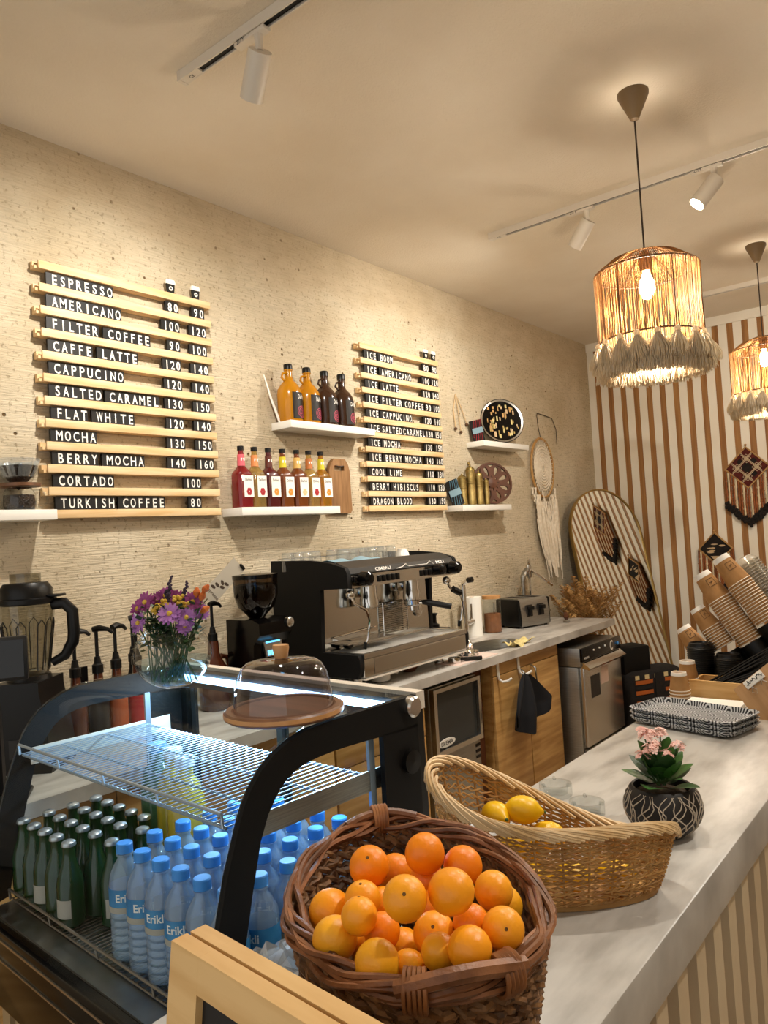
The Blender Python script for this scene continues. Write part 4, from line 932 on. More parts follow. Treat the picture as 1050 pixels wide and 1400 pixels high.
MB().tube([(-0.004, 0, 0.02), (-0.006, 0, -0.14)], 0.003, 6).build('stem', 'steel', t)
# ------------------------------------------------------------------ blender
t = thing('blender', 'black jug blender with a tinted ribbed jar at the left end of the worktop', 'blender', (0.30, 1.20, ZC), math.radians(39))
MB().prism([(-0.10, 0), (0.10, 0), (0.105, 0.02), (0.085, 0.18), (0.07, 0.25), (0.07, 0.285), (-0.07, 0.285), (-0.07, 0.25), (-0.085, 0.18), (-0.105, 0.02)], 0.19, Matrix(((1, 0, 0, 0), (0, 0, 1, -0.095), (0, 1, 0, 0), (0, 0, 0, 1)))).build('motor_base', 'black_plastic', t)
MB().b2((-0.03, -0.098, 0.05), (0.03, -0.095, 0.11)).build('control_panel', 'graphite', t)
oct_ = 16
jar = MB(); jar.shell([(0.058, 0.30), (0.062, 0.31), (0.086, 0.51), (0.088, 0.53)], 16); jar.build('jar', 'jar_grey', t)
rb = MB()
for k in range(8):
    a = 2*PI*k/8+0.2
    rb.tube([(0.063*math.cos(a-0.14), 0.063*math.sin(a-0.14), 0.315), (0.081*math.cos(a-0.18), 0.081*math.sin(a-0.18), 0.46), (0.083*math.cos(a), 0.083*math.sin(a), 0.48), (0.081*math.cos(a+0.18), 0.081*math.sin(a+0.18), 0.46), (0.063*math.cos(a+0.14), 0.063*math.sin(a+0.14), 0.315)], 0.002, 5)
rb.build('jar_ribs', 'graphite', t)
MB().lathe([(0.070, 0.285), (0.066, 0.30), (0, 0.302)], 20).build('collar', 'black_plastic', t)
bl = MB()
for k in range(4): bl.box((0.02*math.cos(k*PI/2), 0.02*math.sin(k*PI/2), 0.315), (0.035 if k % 2 == 0 else 0.01, 0.01 if k % 2 == 0 else 0.035, 0.003), rot(0, 0, 0))
bl.build('blades', 'steel', t)
MB().lathe([(0.089, 0.53), (0.094, 0.535), (0.094, 0.548), (0.082, 0.552), (0.082, 0.58), (0.068, 0.60), (0, 0.60)], 24).build('lid', 'black_plastic', t)
for s in (-1, 1): MB().box((0.098*s, 0, 0.555), (0.05, 0.05, 0.008), bev=0.003).build('lid_tab', 'black_plastic', t)
MB().shell([(0.048, 0.60), (0.048, 0.632), (0.001, 0.632)], 20).build('lid_cap', 'jar_grey', t)
MB().tube([(0.085, 0, 0.525), (0.125, 0, 0.527), (0.150, 0, 0.50), (0.152, 0, 0.43), (0.148, 0, 0.40), (0.12, 0, 0.355), (0.078, 0, 0.335)], [0.014, 0.014, 0.014, 0.014, 0.014, 0.012, 0.010], 10, flat=1.4).build('handle', 'black_plastic', t)
# pos tablet
t = thing('pos_tablet', 'dark point-of-sale tablet on a stand at the left edge', 'tablet', (0.56, 0.96, ZC), math.radians(-35))
MB().box((0, 0, 0.008), (0.16, 0.18, 0.016), bev=0.006).build('base', 'black_plastic', t)
MB().tube([(-0.02, 0, 0.016), (-0.03, 0, 0.25), (0, 0, 0.37)], [0.03, 0.022, 0.02], 10).build('arm', 'black_plastic', t)
MB().box((0.01, 0, 0.40), (0.016, 0.21, 0.125), rot(0, 0, 0), bev=0.006).build('screen_case', 'graphite', t)
MB().box((0.0195, 0, 0.40), (0.002, 0.19, 0.105)).build('screen', 'screen_dark', t)
# ------------------------------------------------------------------ pump bottles
def pump(name, label, x, y, hb, r, body, lab, ztop, ang, big=False):
    t = thing(name, label, 'pump bottle', (x, y, ZC), ang)
    if big: prof = [(r*0.9, 0), (r, 0.01), (r, 0.12), (r*0.93, 0.155), (r*0.55, 0.20), (r*0.36, 0.235), (r*0.33, hb)]
    else: prof = [(r*0.95, 0), (r, 0.006), (r, hb*0.62), (r*0.8, hb*0.75), (0.018, hb*0.88), (0.016, hb)]
    MB().lathe(prof, 24).build('body', body, t)
    if lab: MB().shell([(r*1.015, 0.03), (r*1.015, hb*0.58)], 24).build('front_label', lab, t)
    if big: MB().tube([(0, 0.045, 0.215), (0, 0.085, 0.205), (0, 0.095, 0.17), (0, 0.08, 0.14)], 0.011, 8).build('handle', body, t)
    z = hb
    MB().lathe([(0.020, z), (0.020, z+0.03), (0.014, z+0.035), (0.010, z+0.06)], 16).build('collar', 'black_plastic', t)
    MB().cyl((0, 0, z+0.05), (0, 0, ztop), 0.0065, seg=10).build('pump_stem', 'black_plastic', t)
    MB().tube([(0, -0.012, ztop+0.004), (0, 0.012, ztop+0.008), (0, 0.045, ztop+0.002), (0, 0.062, ztop-0.012)], [0.011, 0.012, 0.008, 0.006], 8).build('pump_head', 'black_plastic', t)
pump('pump_bottle', 'black pump bottle nearest the blender with a dark sign behind', 0.2, 1.412, 0.245, 0.036, 'jug_brown', None, 0.40, 0.0)
pump('pump_bottle', 'black-labelled pump bottle second from the blender', 0.2, 1.500, 0.245, 0.036, 'jug_brown', 'label_black', 0.40, -0.9)
pump('pump_bottle', 'pump bottle with a rust label, third from the blender', 0.2, 1.575, 0.25, 0.036, 'jug_brown', 'label_rust', 0.40, 0.3)
pump('pump_bottle', 'pump bottle with a red label just left of the vase', 0.2, 1.662, 0.25, 0.036, 'jug_brown', 'berry_red', 0.405, 0.3)
pump('pump_bottle', 'pump bottle half hidden behind the left of the vase', 0.12, 1.70, 0.25, 0.036, 'black_matte', 'label_black', 0.415, -0.4)
pump('pump_jug', 'big brown handled sauce jug with a black pump, right of the vase', 0.2, 2.03, 0.285, 0.068, 'jug_brown', None, 0.435, 0.2, True)
tag(MB().box((0.155, 1.455, ZC+0.135), (0.01, 0.055, 0.27)).build('sign_block', 'black_plastic'), 'small black standing sign behind the two left pump bottles', 'sign')
# ------------------------------------------------------------------ glass display case (local: x to its left end, y to its front, z up from its top)
TH = math.radians(3.7); CL = 0.822
CX = Matrix(((-math.cos(TH), -math.sin(TH), 0, 1.9), (math.sin(TH), -math.cos(TH), 0, 1.155), (0, 0, 1, 1.291), (0, 0, 0, 1)))
ZF = -0.430
def inC(a, b, c): return CX @ Vector((a, b, c))
t = thing('display_case', 'black framed curved glass refrigerated display case full of bottles', 'display case', (1.9, 1.155, 1.291), PI-TH); DC = t
OUT = [(-0.02, 0.0), (0.15, 0.0), (0.22, -0.001), (0.26, -0.003), (0.297, -0.012), (0.333, -0.027), (0.359, -0.045), (0.379, -0.066), (0.394, -0.088), (0.407, -0.116), (0.417, -0.143), (0.433, -0.184), (0.453, -0.255), (0.472, -0.33), (0.492, -0.425), (0.497, -0.445)]
INN = [(-0.02, -0.062), (0.12, -0.055), (0.18, -0.053), (0.207, -0.053), (0.235, -0.054), (0.268, -0.057), (0.29, -0.063), (0.308, -0.071), (0.325, -0.084), (0.337, -0.098), (0.351, -0.116), (0.368, -0.152), (0.388, -0.222), (0.408, -0.30), (0.432, -0.40), (0.437, -0.43)]
# a frame whose X runs along the case's y, Y up, Z along the case's x
def sideF(a): return Matrix(((0, 0, 1, a), (1, 0, 0, 0), (0, 1, 0, 0), (0, 0, 0, 1)))
for a in (-0.006, CL-0.006):
    MB().strip(OUT, INN, 0.012, sideF(a)).build('side_frame', 'black_matte', t)
    MB().strip([(-0.02, -0.055), (-0.02, -0.43)], [(0.078, -0.055), (0.082, -0.43)], 0.012, sideF(a)).build('rear_post', 'black_matte', t)
    poly = [p for p in INN[1:]]+[(0.082, -0.43), (0.078, -0.055)]
    MB().add([(a+0.006, y, z) for y, z in poly], [tuple(range(len(poly)))]).build('side_glass', 'case_glass', t)
    MB().lathe([(0.020, 0), (0.020, 0.012), (0.016, 0.016), (0, 0.016)], 24, sideF(a) @ tr(0.0, -0.018, 0) @ (rot(PI, 0, 0) if a < 0.1 else tr(0, 0, 0.012))).build('hinge_cap', 'steel', t)
    MB().lathe([(0.022, 0), (0.022, 0.010), (0, 0.012)], 24, sideF(a) @ tr(0.01, -0.12, 0) @ (rot(PI, 0, 0) if a < 0.1 else tr(0, 0, 0.012))).build('hinge_cap', 'black_plastic', t)
fg = MB(); fg.grid(lambda u, v: (CL*u, OUT[round(v*15)][0]+(0 if v < 1 else 0), OUT[round(v*15)][1]+0.0025), 1, 15); fg.build('front_glass', 'case_glass', t)
for a in (0.004, CL-0.004): MB().tube([(a, y, z+0.004) for y, z in OUT[1:]], 0.0022, 5).build('glass_edge', 'clear_glass', t)
MB().b2((-0.006, -0.045, -0.03), (CL+0.006, -0.0205, 0.004)).build('top_rail', 'white_lamp', t)
MB().b2((0.0, -0.0195, -0.03), (CL, 0.012, -0.004)).build('lamp_housing', 'black_plastic', t)
MB().b2((0.03, 0.014, -0.026), (CL-0.03, 0.024, -0.012)).build('light_strip', 'led_glow', t)
MB().b2((0.0, -0.045, -0.43), (0.03, -0.015, -0.03)).build('corner_post', 'black_plastic', t)
MB().b2((CL-0.03, -0.045, -0.43), (CL, -0.015, -0.03)).build('corner_post', 'black_plastic', t)
for k, (a0, a1) in enumerate(((0.035, 0.42), (0.40, CL-0.035))):
    y = -0.022-0.012*k
    d = MB().strip([(a0, -0.425), (a1, -0.425), (a1, -0.035), (a0, -0.035)], [(a0+0.02, -0.405), (a1-0.02, -0.405), (a1-0.02, -0.055), (a0+0.02, -0.055)], 0.008, Matrix(((1, 0, 0, 0), (0, 0, 1, y), (0, 1, 0, 0), (0, 0, 0, 1))), True).build('sliding_door', 'graphite', t)
    MB().add([(a0+0.02, y+0.004, -0.405), (a1-0.02, y+0.004, -0.405), (a1-0.02, y+0.004, -0.055), (a0+0.02, y+0.004, -0.055)], [(0, 1, 2, 3)]).build('door_glass', 'case_glass', d)
MB().b2((-0.006, -0.045, -0.60), (CL+0.006, 0.505, -0.4455), bev=0.004).build('base', 'black_gloss', t)
MB().b2((-0.008, 0.5055, -0.462), (CL+0.008, 0.508, -0.458)).build('base_trim', 'steel', t)
MB().b2((-0.008, 0.5055, -0.502), (CL+0.008, 0.508, -0.499)).build('base_trim', 'steel', t)
MB().b2((0.01, -0.01, -0.4455), (CL-0.01, 0.48, -0.441)).build('floor_pan', 'steel_brushed', t)
# wire shelf
def rack(name, a0, a1, b0, b1, c, wire, n, lip):
    m = MB()
    for k in range(n+1):
        a = a0+(a1-a0)*k/n; m.tube([(a, b0, c), (a, b1, c), (a, b1+0.006, c+0.004)], 0.0014, 5)
    for b in (b0, b0+(b1-b0)*0.35, b0+(b1-b0)*0.7, b1): m.tube([(a0, b, c-0.003), (a1, b, c-0.003)], 0.0025, 6)
    r = m.build(name, wire, t)
    q = MB(); q.tube([(a0, b1+0.006, c), (a0, b1+0.008, c+lip), (a1, b1+0.008, c+lip), (a1, b1+0.006, c)], 0.003, 6)
    for k in range(1, 4): a = a0+(a1-a0)*k/4; q.tube([(a, b1+0.004, c), (a, b1+0.008, c+lip)], 0.0025, 5)
    q.build('front_lip', wire, r); return r
rack('wire_shelf', 0.03, 0.795, 0.10, 0.405, -0.125, 'wire_white', 46, 0.022)
rack('floor_rack', 0.015, 0.805, 0.02, 0.435, -0.4335, 'wire_dark', 60, 0.022)
for a in (0.014, CL-0.022):
    m = MB().b2((a, 0.03, -0.155), (a+0.004, 0.385, -0.118)); m.build('shelf_bracket', 'steel_brushed' if a < 0.1 else 'white_lamp', t)
    MB().b2((a-0.001, 0.085, -0.41), (a+0.006, 0.099, -0.05)).build('shelf_upright', 'wire_white', t)
la = bpy.data.lights.new('case_light', 'AREA'); la.shape = 'RECTANGLE'; la.size = CL-0.08; la.size_y = 0.012; la.energy = 4.5; la.color = (0.42, 0.72, 1.0)
lo = bpy.data.objects.new('case_light', la); COL.objects.link(lo); lo.matrix_world = CX @ tr(CL/2, 0.034, -0.030) @ rot(math.radians(35), 0, 0)
# stand under the case
t = thing('case_stand', 'dark slatted wooden stand under the glass display case', 'stand', (1.9, 1.155, 0.0), PI-TH)
MB().b2((0.0, -0.04, 0), (CL, 0.43, 0.69)).build('carcass', 'wood_carved', t)
m = MB()
for k in range(12): m.b2((0.005+0.069*k, 0.4305, 0.02), (0.045+0.069*k, 0.468, 0.66))
m.build('slats', 'counter_back', t)
# water bottles
def water(a, b, label, rz, first=[None]):
    p = inC(a, b, ZF)
    if first[0] is None:
        w = thing('water_bottle', label, 'water bottle', p, rz, 'water bottles in the display case')
        prof = [(0.001, 0.003), (0.022, 0.0), (0.029, 0.006)]
        z = 0.012
        while z < 0.082:
            prof += [(0.0305, z), (0.0305, z+0.006), (0.0285, z+0.009), (0.0305, z+0.012)]; z += 0.0135
        prof += [(0.0310, 0.088), (0.0310, 0.132), (0.0305, 0.138), (0.0275, 0.155), (0.019, 0.170), (0.0135, 0.178), (0.0128, 0.183), (0.0155, 0.1845), (0.0155, 0.187), (0.0128, 0.188)]
        MB().shell(prof, 24).build('body', 'pet_bottle', w)
        cp = MB().lathe([(0.0150, 0.1885), (0.0150, 0.2035), (0.0135, 0.2055), (0, 0.2058)], 24).build('cap', 'cap_blue', w)
        lb = MB().mi(0).shell([(0.0314, 0.100), (0.0314, 0.131)], 24); lb.mi(1).shell([(0.0314, 0.089), (0.0314, 0.0995)], 24)
        lb = lb.build('wrap_label', ['bottle_label', 'label_sand'], w)
        letter(MB(), 'Erikli', 0.036, 0.014, Matrix(((0, 0, 1, 0.0003), (1, 0, 0, 0), (0, 1, 0, 0.110), (0, 0, 0, 1))), bend=0.0316, bold=0.02).build('lettering', 'label_white', lb)
        first[0] = w; return w
    return dup(first[0], p, rz, label)
rr = random.Random(2)
CA = [0.364, 0.301, 0.239, 0.176, 0.113, 0.045]; RB = [0.400, 0.338, 0.276, 0.214, 0.152, 0.09]
RN = ['front row', 'second row', 'third row', 'fourth row', 'fifth row', 'rearmost row']
for j, b in enumerate(RB):
    for i, a in enumerate(CA):
        rz = math.radians(-62)+rr.uniform(-0.5, 0.5)+(0.5 if j == 0 and i > 1 else 0)
        water(a, b, f'blue-capped water bottle, {ORD[i]} of six from left in the {RN[j]}', rz)
# green bottles
def green(a, b, label, rz, first=[None]):
    p = inC(a, b, ZF)
    if first[0] is None:
        w = thing('green_bottle', label, 'glass bottle', p, rz, 'green glass bottles in the display case')
        MB().shell([(0.001, 0.004), (0.022, 0.001), (0.026, 0.006), (0.0265, 0.082), (0.024, 0.098), (0.0155, 0.12), (0.0125, 0.135), (0.0118, 0.154), (0.013, 0.156)], 22).build('body', 'green_glass', w)
        MB().lathe([(0.0142, 0.1565), (0.0148, 0.158), (0.0135, 0.164), (0.009, 0.1665), (0, 0.167)], 21).build('crown_cap', 'crown_cap', w)
        MB().lathe([(0.0268, 0.022), (0.0268, 0.058)], 12, a0=-0.7, a1=0.8).build('front_label', 'label_sand', w)
        first[0] = w; return w
    return dup(first[0], p, rz, label)
GA = [0.790, 0.735, 0.680, 0.625, 0.570]; GB = [0.412, 0.356, 0.300, 0.244]
GN = ['front row', 'second row', 'third row', 'back row']
for j, b in enumerate(GB):
    for i, a in enumerate(GA):
        green(a, b, f'silver-capped green bottle, {ORD[i]} of five from left in the {GN[j]}', math.radians(rr.choice([-60, -30, 140, 200, -75])))
green(0.50, 0.356, 'green bottle alone between the green block and the water bottles, nearer one', -0.5)
green(0.505, 0.285, 'green bottle alone behind its twin near the juice jugs', -0.9)
# juice jugs behind the shelf
for a, b, m, lab in ((0.47, 0.20, 'juice_yellow', 'tall pale yellow juice jug in the case, right of its pair'), (0.555, 0.175, 'juice_yellow', 'pale yellow juice jug in the case beside the green one'), (0.63, 0.17, 'juice_green', 'greenish juice jug at the back of the case')):
    w = thing('juice_jug', lab, 'jug', inC(a, b, ZF))
    MB().lathe([(0.038, 0), (0.041, 0.008), (0.041, 0.20), (0.030, 0.24), (0.018, 0.255), (0.018, 0.275)], 24).build('body', m, w)
    MB().lathe([(0.021, 0.2755), (0.021, 0.295), (0, 0.296)], 18).build('cap', 'cap_blue' if m == 'juice_green' else 'white_paint', w)
# ------------------------------------------------------------------ vase with flowers on the case
VX, VY, VZ = 1.356, 1.015, 1.2955
t = thing('flower_vase', 'round clear glass vase of purple daisies and lavender standing on the glass case', 'vase', (VX, VY, VZ))
prof = [(0.03, 0.001)]+[(0.085*math.sin(a), 0.072-0.075*math.cos(a)) for a in [PI*k/20 for k in range(3, 18)]]
MB().shell([(0.001, 0.001)]+prof, 36).build('glass', 'clear_glass', t)
rimz = prof[-1]; MB().tube([(rimz[0]*math.cos(2*PI*k/36), rimz[0]*math.sin(2*PI*k/36), rimz[1]) for k in range(36)], 0.002, 6, True).build('rim', 'clear_glass', t)
wp = [(0.0, 0.003)]+[(0.082*math.sin(a), 0.072-0.072*math.cos(a)) for a in [PI*k/20 for k in range(3, 10)]]
MB().shell(wp+[(0.001, wp[-1][1])], 36).build('water', 'water', t)
rr = random.Random(11)
def stem(p, q, r, m, nm='stem'):
    mid = (Vector(p)+Vector(q))/2+Vector((rr.uniform(-.012, .012), rr.uniform(-.012, .012), 0))
    return MB().tube([p, mid, q], r, 6).build(nm, m, FT)
FT = thing('flower_bunch', 'bunch of purple daisies, orange buds and lavender standing in the round vase', 'flowers', (VX, VY, VZ))
ax = Vector((0.779, -0.0+0.626, 0)); side = Vector((0.78, 0.626, 0)); away = Vector((-0.626, 0.78, 0))
def daisy(s, h, d, r, m, tilt):
    c = side*s+away*d+Vector((0, 0, h))
    stem((side.x*s*-0.35+rr.uniform(-.02, .02), side.y*s*-0.35+rr.uniform(-.02, .02), 0.012), c-Vector((0, 0, 0.008)), 0.0018, 'stem_green')
    n = (-away*1.0+side*tilt+Vector((0, 0, rr.uniform(0.25, 0.8)))).normalized()
    X = align(c, n); b = MB(); N = 16
    for ring in range(2):
        for k in range(N):
            a = 2*PI*k/N+ring*0.2; L_ = r*(1-0.12*ring)*rr.uniform(0.9, 1.05); w = r*0.17
            P = lambda q, ww, z: (q*math.cos(a)-ww*math.sin(a), q*math.sin(a)+ww*math.cos(a), z)
            z = 0.001+0.002*ring; dz = rr.uniform(-0.003, 0.006)
            b.add([P(r*0.15, -w*.4, z), P(r*0.15, w*.4, z), P(L_*0.65, w, z+dz*.5), P(L_*0.65, -w, z+dz*.5), P(L_, w*.35, z+dz), P(L_, -w*.35, z+dz)], [(0, 1, 2, 3), (3, 2, 4, 5)], X)
    fl = b.build('daisy', m, FT)
    MB().lathe([(r*0.24, 0.002), (r*0.2, 0.006), (0, 0.008)], 12, X).build('daisy_centre', 'petal_yellow', fl)
for s, h, d, r, m, tl in ((-0.055, 0.190, 0, 0.026, 'petal_magenta', -.5), (-0.075, 0.176, 0.01, 0.024, 'petal_magenta', -.8), (-0.062, 0.148, -0.03, 0.024, 'petal_lilac', -.6), (-0.018, 0.200, 0.03, 0.024, 'petal_magenta', -.1),
                          (0.012, 0.165, -0.05, 0.027, 'petal_lilac', 0.05), (0.045, 0.155, -0.04, 0.022, 'petal_lilac', .3), (0.05, 0.185, 0.0, 0.024, 'petal_magenta', .3), (0.04, 0.135, -0.04, 0.020, 'petal_lilac', .4), (0.01, 0.192, 0.02, 0.022, 'petal_magenta', 0.0), (0.066, 0.160, 0.01, 0.020, 'petal_lilac', .6), (-0.035, 0.192, 0.03, 0.02, 'petal_magenta', -.3)): daisy(s, h, d, r, m, tl)
for s, h, d in ((-0.01, 0.186, -0.02), (0.02, 0.195, 0.0), (0.032, 0.182, -0.02), (-0.02, 0.175, -0.03)):
    b = MB(); c = side*s+away*d+Vector((0, 0, h))
    for k in range(14): b.ball(c+Vector((rr.uniform(-.012, .012), rr.uniform(-.012, .012), rr.uniform(-.008, .008))), 0.0045, 6, 4)
    b.build('yellow_blossom', 'petal_yellow', FT); stem((rr.uniform(-.02, .02), rr.uniform(-.02, .02), 0.01), c, 0.0015, 'stem_green')
for s, h, tx in ((0.006, 0.245, 0.02), (0.040, 0.232, 0.012), (-0.005, 0.215, 0.0)):
    top = side*s+Vector((0, 0, h)); bot = side*(s-0.015)+Vector((0, 0, h-0.06)); b = MB()
    for k in range(26):
        f = k/25; p = bot.lerp(top, f); b.ball(p+Vector((rr.uniform(-.004, .004), rr.uniform(-.004, .004), 0)), 0.0045*(1.1-0.5*f), 6, 4)
    b.build('lavender_spike', 'lavender', FT); stem((0, 0, 0.01), bot, 0.0015, 'stem_green')
for s, h, tl in ((0.072, 0.196, 0.3), (0.080, 0.212, 0.5), (0.076, 0.166, 0.9), (0.060, 0.205, 0.1)):
    c = side*s+Vector((0, 0, h)); X = align(c, (side*tl+Vector((0, 0, 0.6))))
    MB().lathe([(0.002, -0.010), (0.007, -0.004), (0.008, 0.003), (0.003, 0.012), (0, 0.013)], 10, X).build('orange_bud', 'bud_orange', FT); stem((rr.uniform(-.02, .02), rr.uniform(-.02, .02), 0.012), c, 0.0015, 'stem_green')
b = MB()
for k in range(340):
    s = rr.uniform(-0.07, 0.06); h = rr.uniform(0.09, 0.18); d = rr.uniform(-0.05, 0.05); c = side*s+away*d+Vector((0, 0, h)); a = rr.uniform(0, 6.28); L_ = rr.uniform(0.015, 0.035)
    dx = Vector((math.cos(a), math.sin(a), rr.uniform(-0.3, 0.8))).normalized(); w = dx.cross(Vector((0, 0, 1))).normalized()*L_*0.28
    b.add([c, c+dx*L_*.5+w, c+dx*L_, c+dx*L_*.5-w], [(0, 1, 2, 3)])
b.build('foliage', 'leaf_dark', FT)
for k in range(26): stem((rr.uniform(-.045, .045), rr.uniform(-.045, .045), 0.008), side*rr.uniform(-.05, .05)+away*rr.uniform(-.03, .03)+Vector((0, 0, rr.uniform(0.13, 0.18))), 0.0014, 'stem_green')
# cake dome
t = thing('cake_dome', 'glass cake dome with wooden knob on a round walnut board atop the case', 'cake stand', (1.798, 0.930, 1.2955))
MB().lathe([(0, 0), (0.100, 0), (0.106, 0.004), (0.106, 0.013), (0.102, 0.016), (0.092, 0.016), (0.090, 0.013), (0, 0.013)], 48).build('board', 'walnut', t)
MB().strip([(0.1065*math.cos(2*PI*k/48), 0.1065*math.sin(2*PI*k/48)) for k in range(48)], [(0.1055*math.cos(2*PI*k/48), 0.1055*math.sin(2*PI*k/48)) for k in range(48)], 0.007, tr(0, 0, 0.006), True).build('board_edge', 'beech', t)
dm = MB().shell([(0.0885, 0.0135), (0.0882, 0.022), (0.085, 0.050), (0.079, 0.074), (0.072, 0.087), (0.062, 0.095), (0.045, 0.099), (0.012, 0.100), (0.001, 0.100)], 48).build('dome', 'smoked_dome', t)
MB().lathe([(0.011, 0.1005), (0.012, 0.103), (0.015, 0.119), (0.014, 0.124), (0, 0.125)], 24).build('knob', 'beech', dm)
# ------------------------------------------------------------------ front service counter
X0, X1, Y0, Y1 = 1.921, 2.392, 0.555, 3.35
t = thing('service_counter', 'long service counter with a grey marble top and pale vertical slats', 'counter', ((X0+X1)/2, (Y0+Y1)/2, 0)); cxm, cym = (X0+X1)/2, (Y0+Y1)/2
MB().b2((X0-cxm, Y0-cym, 0.918), (X1-cxm, Y1-cym, 1.0), bev=0.004).build('worktop', 'marble', t)
MB().b2((X0-cxm+0.03, Y0-cym+0.03, 0), (X1-cxm-0.042, Y1-cym-0.03, 0.917)).build('carcass', 'counter_back', t)
m = MB(); y = 0.60
while y < Y1-0.06: m.b2((X1-cxm-0.0415, y-cym, 0.0), (X1-cxm-0.012, y-cym+0.046, 0.9175)); y += 0.0935
m.build('slats', 'counter_slat', t)
ZK = 1.0
# ------------------------------------------------------------------ baskets
def basket(t, A, B, h, k0, rows, stakes, r_w, wall, rimmat, hfun, seg=5, twist=False):
    """woven oval wall: rows of strands passing in and out of upright stakes; local z from the table"""
    def P(tt, f, off=0.0):
        k = k0+(1-k0)*(f**0.8); H_ = h+hfun(tt); return Vector(((A*k+off)*math.cos(tt), (B*k+off)*math.sin(tt), 0.008+(H_-0.008)*f))
    m = MB(); n = stakes*2
    for i in range(rows):
        f = (i+0.5)/rows
        for ph in ((0, PI) if not twist else (0,)):
            pts = []
            for j in range(n*2):
                tt = 2*PI*j/(n*2); s = math.cos(stakes*tt/1.0+ph+(PI if i % 2 else 0)); pts.append(P(tt, f+(0.3/rows*math.sin(stakes*tt+ph) if not twist else 0), s*r_w*1.1))
            m.tube(pts, r_w, seg, True)
            if twist:
                pts2 = []
                for j in range(n*2):
                    tt = 2*PI*j/(n*2); a = stakes*tt+(0 if i % 2 else PI/2)
                    pts2.append(P(tt, f+0.42/rows*math.sin(a), -r_w*0.9*math.cos(a)))
                m.tube(pts2, r_w*0.95, seg, True)
                pts3 = [P(2*PI*j/(n*2), f-0.42/rows*math.sin(stakes*2*PI*j/(n*2)+(0 if i % 2 else PI/2)), r_w*1.2*math.cos(stakes*2*PI*j/(n*2)+(0 if i % 2 else PI/2))) for j in range(n*2)]
                m.tube(pts3, r_w*0.95, seg, True)
    wv = m.build('woven_wall', wall, t)
    m = MB()
    for j in range(stakes): m.tube([P(2*PI*j/stakes, f/6) for f in range(7)], r_w*1.1, 5)
    m.build('stakes', wall, t)
    MB().lathe([(0, 0.001), (k0*A, 0.001), (k0*A, 0.008), (0, 0.008)], 40, sy=B/A).build('base', wall, t)
    return P
# lemon basket
BL = dict(c=(2.200, 1.139), ph=0.634)
t = thing('lemon_basket', 'pale wicker basket with one tall end holding lemons, between oranges and plant', 'basket', (BL['c'][0], BL['c'][1], ZK), BL['ph'])
hf = lambda tt: -0.056*math.cos(tt)-0.002*math.sin(tt)+0.011*math.cos(2*tt)-0.024*math.sin(2*tt)
P = basket(t, 0.195, 0.084, 0.130, 0.84, 13, 28, 0.0019, 'rattan', 'rattan_pale', hf)
m = MB(); NB = 34
for s in range(NB):     # braided border: short canes laid over one another
    t0 = 2*PI*s/NB
    for q in range(3):
        pts = []
        for j in range(9):
            f = j/8; tt = t0+f*2*PI/NB*4.2+q*0.035
            pts.append(P(tt, 1.0, -0.010+0.020*f+0.004*math.sin(PI*f))+Vector((0, 0, 0.000+0.011*math.sin(PI*f)+0.002*q-0.004*f)))
        m.tube(pts, 0.0026, 5)
m.build('braided_rim', 'rattan_pale', t)
# orange basket
t = thing('orange_basket', 'dark brown oval cane basket heaped with oranges on the near end of the counter', 'basket', (2.238, 0.711, ZK), -0.681)
P = basket(t, 0.186, 0.142, 0.178, 0.78, 11, 22, 0.0046, 'rush_dark', 'cane_dark', lambda tt: 0.004*math.cos(2*tt)-0.011*math.cos(tt), 6, True)
m = MB(); rr = random.Random(9)
for q in range(9):
    a = 2*PI*q/9; ph = rr.uniform(0, 6.28); am = 0.004
    pts = [P(2*PI*j/72, 1.0, 0.0085*math.cos(a+2*PI*j/72*2.0)+am*math.sin(ph+7*2*PI*j/72))+Vector((0, 0, 0.0085*math.sin(a+2*PI*j/72*2.0)+0.003*math.sin(ph+9*2*PI*j/72))) for j in range(72)]
    m.tube(pts, 0.0036, 6, True)
m.build('cane_rim', 'cane_dark', t)
hd = MB(); hd.tube([P(-0.42+0.84*j/12, 1.0, 0.013)+Vector((0, 0, 0.010+0.012*math.sin(PI*j/12))) for j in range(13)], 0.0085, 8); hd.build('handle', 'cane_dark', t)
hd = MB(); hd.tube([P(PI-0.36+0.72*j/12, 1.0, 0.0)+Vector((0, 0, 0.010+0.006*math.sin(PI*j/12))) for j in range(13)], 0.006, 8); hd.build('handle', 'cane_dark', t)
mat('cane_wrap', 'a06a3e', '7d4d2a', 30, rough=0.5, island=0.2)
for tc_ in (-0.31, 0.31, PI-0.0):
    w = MB()
    for q in range(5):
        tt = tc_+(q-2)*0.030; c = P(tt, 1.0, 0.005); o_ = Vector((math.cos(tt), math.sin(tt), 0))
        w.tube([c+o_*(0.0165*math.cos(2*PI*j/14))+Vector((0, 0, 0.005+0.0185*math.sin(2*PI*j/14))) for j in range(14)], 0.0027, 5, True)
    w.build('wrapping', 'cane_wrap', t)
